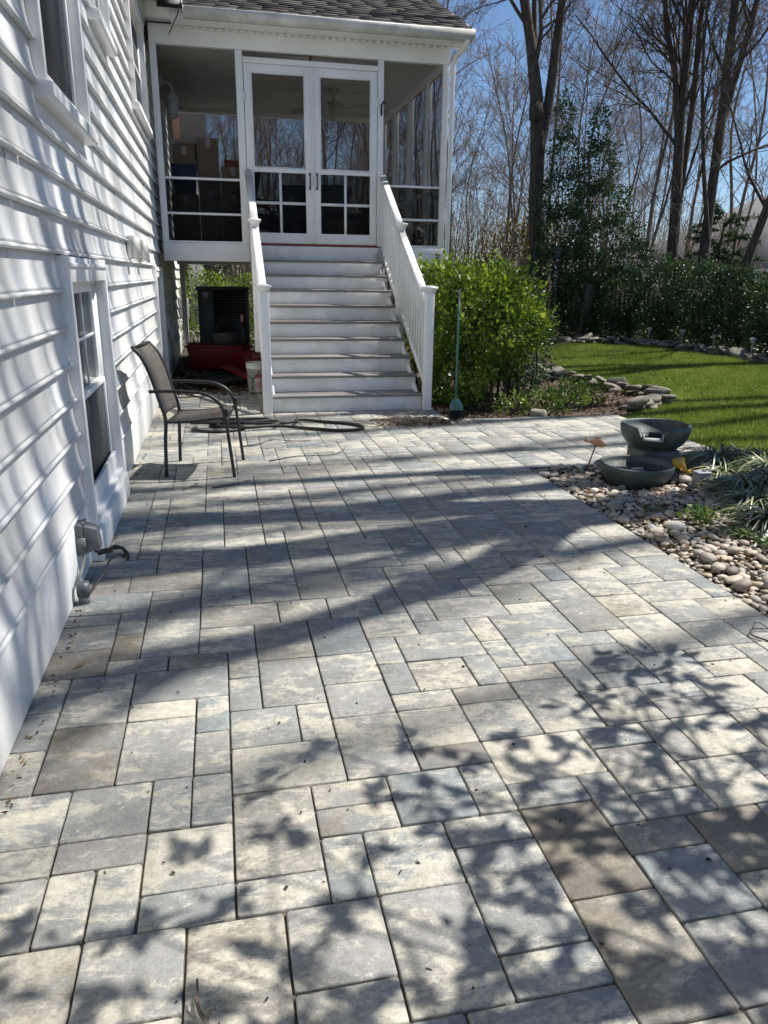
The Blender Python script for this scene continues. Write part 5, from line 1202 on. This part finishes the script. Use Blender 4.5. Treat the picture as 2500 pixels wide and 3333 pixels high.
bare_tree('bare_tree', 'bare tree with ivy clad leaning trunk near neighbour roof', [
    [(12.3, 18, -.08, .26), (12.27, 18, 1.7, .19), (12.25, 18, 3.7, .17), (12.25, 18, 5.2, .16), (12.19, 18, 6.7, .13), (12.2, 18, 7.7, .12), (12.3, 18, 12, .04)],
    [(12.27, 18, 4.9, .11), (12.45, 18, 6.0, .11), (12.68, 18, 7.1, .10), (12.9, 18, 9, .07), (13.2, 18, 12, .02)],
    [(12.26, 17.9, 2.4, .08), (11.7, 17.7, 4.2, .07), (11.3, 17.6, 6.2, .05), (11.2, 17.6, 8, .02)]], rt, M['barkA'], n1=13, n2=7, n3=6, n4=3, t0=.28, ang1=(24, 50))
bare_tree('bare_tree', 'leaning dark trunk growing out of the hedge by the neighbour roof', [
    [(10.95, 15.0, -.08, .15), (11.15, 14.9, 1.57, .13), (11.4, 14.8, 2.8, .12), (11.8, 14.6, 5, .10), (12.2, 14.4, 9, .04)]], rt, M['barkA'], n1=14, n2=7, n3=6, t0=.25)
bare_tree('bare_tree', 'slim crooked bare sapling in front of the conifer', [
    [(10.9, 17.2, -.08, .07), (11.0, 17.2, 1.5, .06), (10.85, 17.2, 3.0, .05), (11.2, 17.2, 4.6, .035), (11.3, 17.2, 6.5, .012)]], rt, M['barkA'], n1=12, n2=6, n3=6, t0=.2, Lr1=(.3, .55))

# trees standing to the right of the view (their shadows stripe the wall, patio and lawn)
def shade_tree(x, y, h, r, lean, seed, label, t0=.45):
    rr = np.random.default_rng(seed); lx, ly = lean
    st_ = [[(x, y, -.08, r * 1.2), (x + lx * .1, y + ly * .1, h * .15, r), (x + lx * .3, y + ly * .3, h * .4, r * .8), (x + lx * .6, y + ly * .6, h * .65, r * .55), (x + lx, y + ly, h, r * .12)],
           [(x + lx * .28, y + ly * .28, h * .38, r * .55), (x + lx * .28 - .5, y + ly * .28 + .5, h * .55, r * .5), (x + lx * .28 - .9, y + ly * .28 + 1.2, h * .95, r * .1)],
           [(x + lx * .35, y + ly * .35, h * .46, r * .5), (x + lx * .35 + .4, y + ly * .35 - .6, h * .62, r * .42), (x + lx * .35 + .7, y + ly * .35 - 1.3, h * .97, r * .1)]]
    return bare_tree('bare_tree', label, st_, rr, M['barkB'], n1=8, n2=4, n3=2, up=.30, twig=.006, ang1=(12, 34), r1=.5, t0=t0, rs_=1.0)
shade_tree(6.5, 4.85, 13.5, .30, (.1, .25), 1, 'tall bare yard tree beside the lawn whose shadow crosses the patio')
shade_tree(9.4, 6.1, 18, .18, (-.1, .1), 2, 'tall bare yard tree past the strappy plants')
shade_tree(14.5, 5.8, 25, .20, (.3, .3), 7, 'very tall thin bare yard tree opposite the house window', t0=.66)
shade_tree(16.5, 7.6, 27, .20, (-.2, .4), 9, 'very tall thin bare yard tree opposite the outlet cover', t0=.68)
shade_tree(17.0, 9.8, 27, .22, (-.2, .2), 13, 'very tall thin bare yard tree opposite the patio chair', t0=.66)
shade_tree(15.0, 13.2, 22, .26, (-.5, -.3), 5, 'bare yard tree outside the board fence', t0=.6)
# broad-leaved evergreen beside the viewer: leaf shadows on the near slabs
lt_ = thing('evergreen_tree', 'broad leaved evergreen tree beside the near end of patio', 'tree', (3.5, 1.35, 0))
rl_ = np.random.default_rng(14)
P0, R0 = stem_arrays([[(3.3, 1.1, -.08, .08), (3.1, 1.15, .9, .07), (2.8, 1.25, 1.6, .06), (2.4, 1.35, 2.3, .045), (1.9, 1.4, 3.0, .02)], [(3.05, 1.15, 1.0, .05), (3.1, 1.45, 1.6, .045), (2.95, 1.75, 2.3, .03), (2.7, 1.95, 3.1, .012)], [(3.0, 1.15, 1.1, .05), (2.8, .95, 1.8, .04), (2.4, .8, 2.5, .025), (1.9, .75, 3.1, .012)], [(2.75, 1.2, 1.7, .05), (2.2, 1.15, 2.35, .04), (1.6, 1.2, 2.75, .03), (1.0, 1.3, 2.95, .012)], [(2.75, 1.1, 1.7, .045), (2.1, .9, 2.4, .035), (1.4, .8, 2.8, .025), (.7, .8, 3.0, .012)]])
V, F = tubes_vec(P0, R0, 8); obj('trunk', V, F, M['barkB'], lt_, smooth=True)
# leafy tips set so their shadows land on the near slabs, each on its own twig from the nearest limb
tips = []; rr_ = random.Random(23)
for q in range(4000):
    sx, sy = rr_.uniform(-.75, 1.75), rr_.uniform(.55, 2.5); z = rr_.uniform(2.25, 2.95)
    if sy > 1.62 + .33 * (sx + .6) + .18 * math.sin(sx * 5): continue
    if rr_.random() > .6 + .3 * (sx + .7) / 2.4: continue
    p = np.array([sx + .713 * z, sy + .139 * z, z])
    if z < 1.5 + .36 * math.hypot(p[0], p[1]) and p[0] < .95 * p[1]: continue
    gap = (.135 if sx > .5 else .17) - (.02 if sy < 1.3 else 0)
    if all((sx - a) ** 2 + (sy - b) ** 2 > gap ** 2 for a, b, _ in tips): tips.append((sx, sy, p))
ends = np.array([t[2] for t in tips]); flat = P0.reshape(-1, 3)[4:]; Vs, Fs, o_ = [], [], 0
for p in ends:
    dd_ = np.linalg.norm(flat - p, axis=1) + (flat[:, 2] > p[2]) * .4; b = flat[int(dd_.argmin())]; m_ = (b + p) / 2 + np.array([rr_.gauss(0, .04), rr_.gauss(0, .04), -.04])
    V, F = tube_arrays(smooth_path([b, m_, p], 3), np.linspace(.008, .003, 7), 5); Vs.append(V); Fs += [[i_ + o_ for i_ in f] for f in F]; o_ += len(V)
obj('limbs', np.vstack(Vs), Fs, M['barkB'], lt_)
idx = np.repeat(np.arange(len(ends)), 10); Q = ends[idx] + rl_.normal(0, .018, (len(idx), 3)); A = unit(rl_.normal(size=(len(idx), 3)) * np.array([1, 1, .45]))
leaf_obj('leaves', rl_, Q, A, rl_.uniform(.065, .125, len(idx)), M['magnolia'], lt_, width=.55)

# ---------------------------------------------------------------- woods beyond
rw = np.random.default_rng(101); protos = []
WL = ['thin bare woodland tree with brown twigs beyond the fence', 'forked bare woodland tree with brown twigs beyond the fence', 'straight bare woodland tree with fine crown beyond the fence', 'crooked bare woodland tree beyond the fence', 'bushy bare woodland tree with dense twigs beyond the fence']
for v in range(5):
    h = 10 + v * .8; st_ = [[(0, 0, -.1, .095), (rw.normal(0, .1), rw.normal(0, .1), h * .3, .075), (rw.normal(0, .3), rw.normal(0, .3), h * .6, .05), (rw.normal(0, .6), rw.normal(0, .6), h, .015)]]
    if v in (1, 3, 4): st_.append([(0, 0, h * .12, .055), (.5, rw.normal(0, .3), h * .4, .045), (.9, rw.normal(0, .4), h * .85, .012)])
    protos.append(bare_tree('woodland_tree', WL[v], st_, rw, M['woods'], 'bare woodland trees', n1=14, n2=7, n3=8, t0=.2 if v > 1 else .3, up=.06, twig=.006, Lr1=(.2, .42), ang1=(28, 65)))
spots = []
rp2 = random.Random(8)
while len(spots) < 75:
    az = rad(rp2.uniform(-7, 41)); d = rp2.uniform(25, 62) if len(spots) > 12 else rp2.uniform(23, 32); x, y = d * math.sin(az), d * math.cos(az)
    if y < 22 or any((x - a) ** 2 + (y - b) ** 2 < 1.3 ** 2 for a, b in spots): continue
    if 19.5 < x < 40 and 27 < y < 40: continue
    if 25 < x < 38 and 38 < y < 52: continue
    if x < 1.0 and y < 26: continue
    spots.append((x, y))
for k, (x, y) in enumerate(spots):
    t = protos[k % 5] if k < 5 else copy_tree(protos[k % 5])
    t.location = (x, y, 0.0); t.rotation_euler = (0, 0, rp2.uniform(0, 6.28)); s = rp2.uniform(.75, 1.1); t.scale = (s, s, s * rp2.uniform(.85, 1.05))
# thicket of thin stems
ns = 2300; az = np.radians(rw.uniform(-6, 40, ns)); d = rw.uniform(21.5, 44, ns); x, y = d * np.sin(az), d * np.cos(az)
keep = (y > 21.6) & ~((x > 19) & (y < 41) & (y > 26)) & ~((x < 1) & (y < 25)); x, y = x[keep], y[keep]; ns = len(x); h = rw.uniform(1.2, 5.2, ns) * np.where(x < 9, 1.15, .8)
P = np.empty((ns, 5, 3)); dd = unit(np.column_stack([rw.normal(0, .3, ns), rw.normal(0, .3, ns), np.ones(ns)])); P[:, 0] = np.column_stack([x, y, np.full(ns, -.1)])
for q in range(4): dd = unit(dd + rw.normal(0, .16, dd.shape)); P[:, q + 1] = P[:, q] + dd * (h / 4)[:, None]
R = rw.uniform(.006, .02, ns)[:, None] * np.linspace(1, .35, 5)[None]
V1, F1 = tubes_vec(P, R, 3); Pb, Rb = grow(rw, P, R, 9, .2, 1.0, (25, 70), (.25, .5), .6, 3, .2, .02, .005); V2, F2 = tubes_vec(Pb, Rb, 3)
tag(obj('brush_thicket', np.vstack([V1, V2]), np.vstack([F1, F2 + len(V1)]), M['brush']), 'tangle of thin tan stems and brush at the edge of woods', 'brush', kind='stuff')
# far wood as one mass: a deep band of stems and twig haze
nf = 900; az = np.radians(rw.uniform(-10, 44, nf)); d = rw.uniform(60, 95, nf); x, y = d * np.sin(az), d * np.cos(az); h = rw.uniform(5, 12, nf)
P = np.empty((nf, 4, 3)); dd = unit(np.column_stack([rw.normal(0, .06, nf), rw.normal(0, .06, nf), np.ones(nf)])); P[:, 0] = np.column_stack([x, y, np.full(nf, -.1)])
for q in range(3): dd = unit(dd + rw.normal(0, .05, dd.shape)); P[:, q + 1] = P[:, q] + dd * (h / 3)[:, None]
R = rw.uniform(.025, .07, nf)[:, None] * np.linspace(1, .25, 4)[None]; V1, F1 = tubes_vec(P, R, 3)
Pb, Rb = grow(rw, P, R, 14, .25, 1.0, (25, 70), (.15, .35), .5, 3, .2, .03, .012); V2, F2 = tubes_vec(Pb, Rb, 3)
tag(obj('distant_wood', np.vstack([V1, V2]), np.vstack([F1, F2 + len(V1)]), M['woods']), 'far off band of leafless brown woodland', 'woods', kind='stuff')

# ---------------------------------------------------------------- shrubs and hedges
def shrub_pts(rng, ells, n, shell=.35, zmin=.02, rough=.14):
    E = np.array(ells, float); wts = (E[:, 3] * E[:, 4] + E[:, 4] * E[:, 5] + E[:, 3] * E[:, 5]); idx = rng.choice(len(E), n, p=wts / wts.sum())
    d = unit(rng.normal(size=(n, 3))); rr = 1 - shell * rng.random(n) ** 1.6
    ph = E[idx, 0] * 3; bumpy = np.sin(d[:, 0] * 7 + ph) * np.sin(d[:, 1] * 6 + 2 * ph) + np.sin(d[:, 2] * 9 + ph) * .6
    rr = rr * (1 + rough * bumpy * .7 + rng.normal(0, rough * .35, n)); P = E[idx, :3] + d * rr[:, None] * E[idx, 3:6]
    # drop points buried deep inside another lobe
    deep = np.zeros(n, bool)
    for e in E: deep |= (((P - e[:3]) / e[3:6]) ** 2).sum(1) < .42
    k = (P[:, 2] > zmin) & ~deep; return P[k], d[k]
def shrub(name, label, cat, ells, n, size, mat, rng, stems=6, group=None, shell=.35, rough=.14, cond=None, width=.5, base=None, upb=.35, gaps=0, shoots=0):
    E = np.array(ells); c = base or (float(E[0, 0]), float(E[0, 1]), -.05); t = thing(name, label, cat, c, group)
    P, d = shrub_pts(rng, ells, n, shell, .0, rough)
    if cond is not None: k = cond(P); P, d = P[k], d[k]
    if gaps: k = np.sin(P[:, 0] * 7.3 + 1) * np.sin(P[:, 1] * 6.1 + 2) * np.sin(P[:, 2] * 8.7) + rng.normal(0, .25, len(P)) > gaps; P, d = P[k], d[k]
    s = rng.uniform(size * .55, size * 1.25, len(P)); A = unit(d + rng.normal(0, .75, d.shape) + np.array([0, 0, upb]))
    if shoots:
        top = rng.choice(np.where((P[:, 2] > np.quantile(P[:, 2], .45)))[0], shoots); sd_ = unit(d[top] * .5 + rng.normal(0, .3, (shoots, 3)) + np.array([0, 0, 1.0])); sl = rng.uniform(.08, .26, shoots); k9 = 9
        tt = np.tile(np.linspace(.1, 1, k9), shoots)[:, None]; Pq = np.repeat(P[top], k9, 0) + np.repeat(sd_ * sl[:, None], k9, 0) * tt; Aq = unit(np.repeat(sd_, k9, 0) * .7 + rng.normal(0, .6, (shoots * k9, 3)))
        P = np.vstack([P, Pq]); A = np.vstack([A, Aq]); s = np.r_[s, rng.uniform(size * .5, size * 1.0, len(Pq))]
    ph = float(E[0, 0]) * 5; cl = .5 + .22 * np.sin(P[:, 0] * 9 + ph) * np.sin(P[:, 1] * 8) + .2 * np.sin(P[:, 2] * 11 + P[:, 0] * 6); leaf_obj('foliage', rng, P, A, s * rng.uniform(.7, 1.3, len(s)), M[mat], t, width=width, rnd=np.clip(cl + rng.normal(0, .2, len(P)), 0, 1))
    for q in range(stems):
        e = E[q % len(E)]; bx = e[0] + rng.normal(0, e[3] * .22); by = e[1] + rng.normal(0, e[4] * .22)
        MB().tube(smooth_path([(bx, by, -.06), (bx + rng.normal(0, .05), by + rng.normal(0, .05), e[2] * .5), (bx + rng.normal(0, e[3] * .3), by + rng.normal(0, e[4] * .3), e[2] + e[5] * .55)], 4), np.linspace(.02, .006, 9), 6).build('stem', M['twig'], t)
    return t
rsb = np.random.default_rng(55)
off_rail = lambda P: P[:, 0] > 2.30
shrub('privet_shrub', 'bright green clipped privet shrub beside the stair railing', 'shrub', [(2.82, 8.30, .88, .50, .52, .70), (2.70, 8.35, .42, .40, .45, .46), (3.26, 8.35, .95, .44, .50, .55), (2.75, 9.0, .98, .48, .55, .64)], 25000, .062, 'privet', rsb, 16, cond=off_rail, shell=.6, rough=.22, gaps=-.28, shoots=150, width=.62)
shrub('privet_shrub', 'green clipped privet shrub in front of the porch corner', 'shrub', [(2.72, 9.85, .88, .45, .6, .70), (3.4, 9.7, .85, .6, .65, .66), (3.5, 9.2, .8, .42, .55, .64)], 19000, .06, 'privet', rsb, 9, cond=off_rail, shell=.5, rough=.2, gaps=-.3, shoots=130, width=.62)
shrub('privet_shrub', 'darker leggy shrub at the lawn side of shrub bed', 'shrub', [(3.66, 8.9, .72, .36, .5, .62), (3.55, 8.45, .5, .32, .4, .45)], 9000, .048, 'hedge', rsb, 12, shell=.7, rough=.28, gaps=-.2, shoots=60)
for (x, y, r, n) in ((3.55, 7.85, .28, 1100), (3.95, 8.05, .26, 900), (4.3, 8.2, .2, 500), (3.15, 7.75, .22, 500), (4.35, 8.75, .22, 500)):
    shrub('ground_cover', 'leafy green ground cover clump spreading over the mulch', 'plant', [(x, y, .06, r, r * .8, .16)], n, .05, 'ivy', rsb, 3, 'ground cover clumps', shell=.9, rough=.3, width=.65)
shrub('privet_hedge', 'low bright green hedge seen beyond the air conditioner', 'hedge', [(-.3, 15.6, .75, .75, .6, .72), (.7, 15.7, .75, .75, .6, .74), (1.7, 15.7, .75, .75, .6, .74), (-.3, 15.5, .3, .6, .5, .4), (.8, 15.5, .3, .6, .5, .4)], 15000, .055, 'privet', rsb, 8)
shrub('dark_hedge', 'dark evergreen hedge behind the bright low hedge', 'hedge', [(-1, 18.2, 1.2, 1.2, .6, 1.2), (.8, 18.2, 1.2, 1.2, .6, 1.15), (2.6, 18.4, 1.1, 1.2, .6, 1.1)], 12000, .07, 'hedge', rsb, 6)
HED = []
for (x, y, h) in ((8.95, 17.95, 1.5), (9.7, 17.35, 1.6), (10.35, 16.6, 1.72), (10.8, 15.75, 1.7), (11.05, 14.8, 1.6), (11.15, 13.8, 1.5), (11.2, 12.7, 1.42), (11.3, 11.6, 1.4), (11.4, 10.5, 1.4)):
    HED += [(x, y, h * .55, .68, .68, h * .52), (x - .1, y - .12, h * .25, .62, .62, h * .32)]
shrub('evergreen_hedge', 'long dark glossy evergreen hedge behind the stone edging', 'hedge', HED, 105000, .072, 'hedge', rsb, 16, shell=.4, rough=.22, shoots=500)
shrub('holly_tree', 'narrow glossy holly tree beside the large forked trunk', 'tree', [(8.15, 18.0, 4.95, .2, .2, .55), (8.25, 18.0, 4.1, .38, .38, .6), (8.2, 18.0, 3.3, .55, .5, .6), (8.35, 18.0, 2.4, .72, .6, .7), (8.3, 18.0, 1.5, .8, .6, .7)], 15000, .085, 'holly', rsb, 5, shell=.8, rough=.35)
shrub('holly_tree', 'broad glossy holly tree rising above the hedge', 'tree', [(9.15, 18.2, 4.8, .22, .22, .55), (9.2, 18.2, 4.0, .42, .4, .6), (9.3, 18.2, 3.1, .75, .6, .6), (9.5, 18.1, 2.3, 1.0, .7, .65), (9.9, 18.0, 1.8, .9, .6, .6), (9.0, 18.1, 1.6, .9, .6, .7)], 25000, .085, 'holly', rsb, 6, shell=.8, rough=.35)
shrub('golden_shrub', 'golden yellow green shrub growing around the forked trunk', 'shrub', [(8.45, 19.6, 2.5, .6, .5, .8), (7.6, 19.5, 1.9, .7, .5, .9), (7.1, 19.6, 1.3, .5, .5, .8)], 9000, .08, 'golden', rsb, 6, shell=.95, rough=.4)
shrub('russet_shrub', 'low russet brown twiggy shrub beside the lawn', 'shrub', [(6.9, 15.9, .25, .62, .42, .42), (6.4, 15.5, .2, .4, .4, .36)], 4200, .045, 'russet', rsb, 14, shell=.9, rough=.3)
shrub('underbrush', 'dark tangled underbrush in front of the fence', 'shrub', [(5.2, 19.5, .7, 1.0, .6, .9), (6.6, 19.6, .8, .9, .6, .9), (4.0, 19.0, .6, .8, .6, .8)], 4000, .06, 'russet', rsb, 20, shell=.95, rough=.4)
# conifer with drooping sprays
cft = thing('conifer', 'dark green spreading conifer with drooping sprays near the neighbour roof', 'tree', (15.5, 22, -.08))
MB().tube([(15.5, 22, -.08), (15.5, 22, 2.0), (15.6, 22, 3.4)], [.12, .08, .02], 8).build('trunk', M['barkA'], cft)
P0 = np.array([[[15.5, 22, z] for z in np.linspace(.3, 3.4, 8)]]); R0 = np.full((1, 8), .06)
P1, R1 = grow(rsb, P0, R0, 60, .02, 1.0, (62, 100), (.35, .62), .3, 6, .08, -.02, .01)
V, F = tubes_vec(P1, R1, 3); obj('limbs', V, F, M['barkA'], cft)
q = rsb.integers(0, len(P1), 9000); tt = rsb.uniform(.1, 1, 9000) * 5.99; i = tt.astype(int); fr = (tt - i)[:, None]
Pn = P1[q, i] * (1 - fr) + P1[q, i + 1] * fr; dn = unit(P1[q, -1] - P1[q, 0]); A = unit(dn * .7 + rsb.normal(0, .5, dn.shape) + np.array([0, 0, -.35])); leaf_obj('foliage', rsb, Pn, A, rsb.uniform(.08, .2, 9000), M['conifer'], cft, width=.22)

# ---------------------------------------------------------------- neighbouring houses
def far_house(label, x0, x1, y0, y1, zt, zr_, ov, wall, roof, hip, windows, brick=False, z0=-.09):
    t = thing('neighbour_house', label, 'house', (x0, y0, 0))
    MB().box(x0, x1, y0, y1, z0, zt).build('wall', wall, t)
    ym = (y0 + y1) / 2; a, b, c, d = x0 - ov, x1 + ov, y0 - ov, y1 + ov; hx = (y1 - y0) / 2 * hip
    V = [(a, c, zt), (b, c, zt), (b, d, zt), (a, d, zt), (a + hx, ym, zr_), (b - hx, ym, zr_), (a, c, zt - .12), (b, c, zt - .12), (b, d, zt - .12), (a, d, zt - .12)]
    rfo = obj('roof', V, [[0, 1, 5, 4], [1, 2, 5], [2, 3, 4, 5], [3, 0, 4], [0, 6, 7, 1], [1, 7, 8, 2], [2, 8, 9, 3], [3, 9, 6, 0], [9, 8, 7, 6]], roof, t)
    if not brick: MB().box(a - .06, b + .06, c - .1, c + .0, zt - .14, zt - .005).build('gutter', M['trim'], t)
    for (wx, wz, ww, wh) in windows:
        f = MB().box(wx - .07, wx + ww + .07, y0 - .05, y0 - .002, wz - .07, wz + wh + .07).build('window', M['trim'], t)
        MB().box(wx, wx + ww, y0 - .06, y0 - .052, wz, wz + wh).build('pane', M['glass'], f); MB().box(wx, wx + ww, y0 - .068, y0 - .061, wz + wh / 2 - .03, wz + wh / 2 + .03).build('muntin', M['trim'], f)
    if brick: MB().box(x1 - .9, x1 - .3, y0 - .25, y0 - .002, z0, zt + .9).build('chimney', M['brick'], t)
    return t, rfo
far_house('low neighbour house with grey hip roof beyond the fence', 22.8, 38, 31, 42, 1.95, 5.6, .5, M['neigh_wall'], M['neigh_roof'], 1.0, [(24, .6, 1.0, 1.0), (28, .6, 1.4, 1.0)])
far_house('tan neighbour house half hidden behind the bare trees', 28.5, 34, 46, 54, 2.4, 4.0, .5, M['neigh_wall'], M['neigh_roof'], 0.0, [(29, 1.2, 1.2, 1.3), (32, 1.2, 1.2, 1.3)])
far_house('pale sided house wing with brick chimney seen through the porch', -9, -.35, 19.6, 26, 4.3, 7.0, .3, M['siding'], M['shingle'], 0.0, [(-2.6, 2.6, .9, 1.4), (-5, 2.6, .9, 1.4)], True)
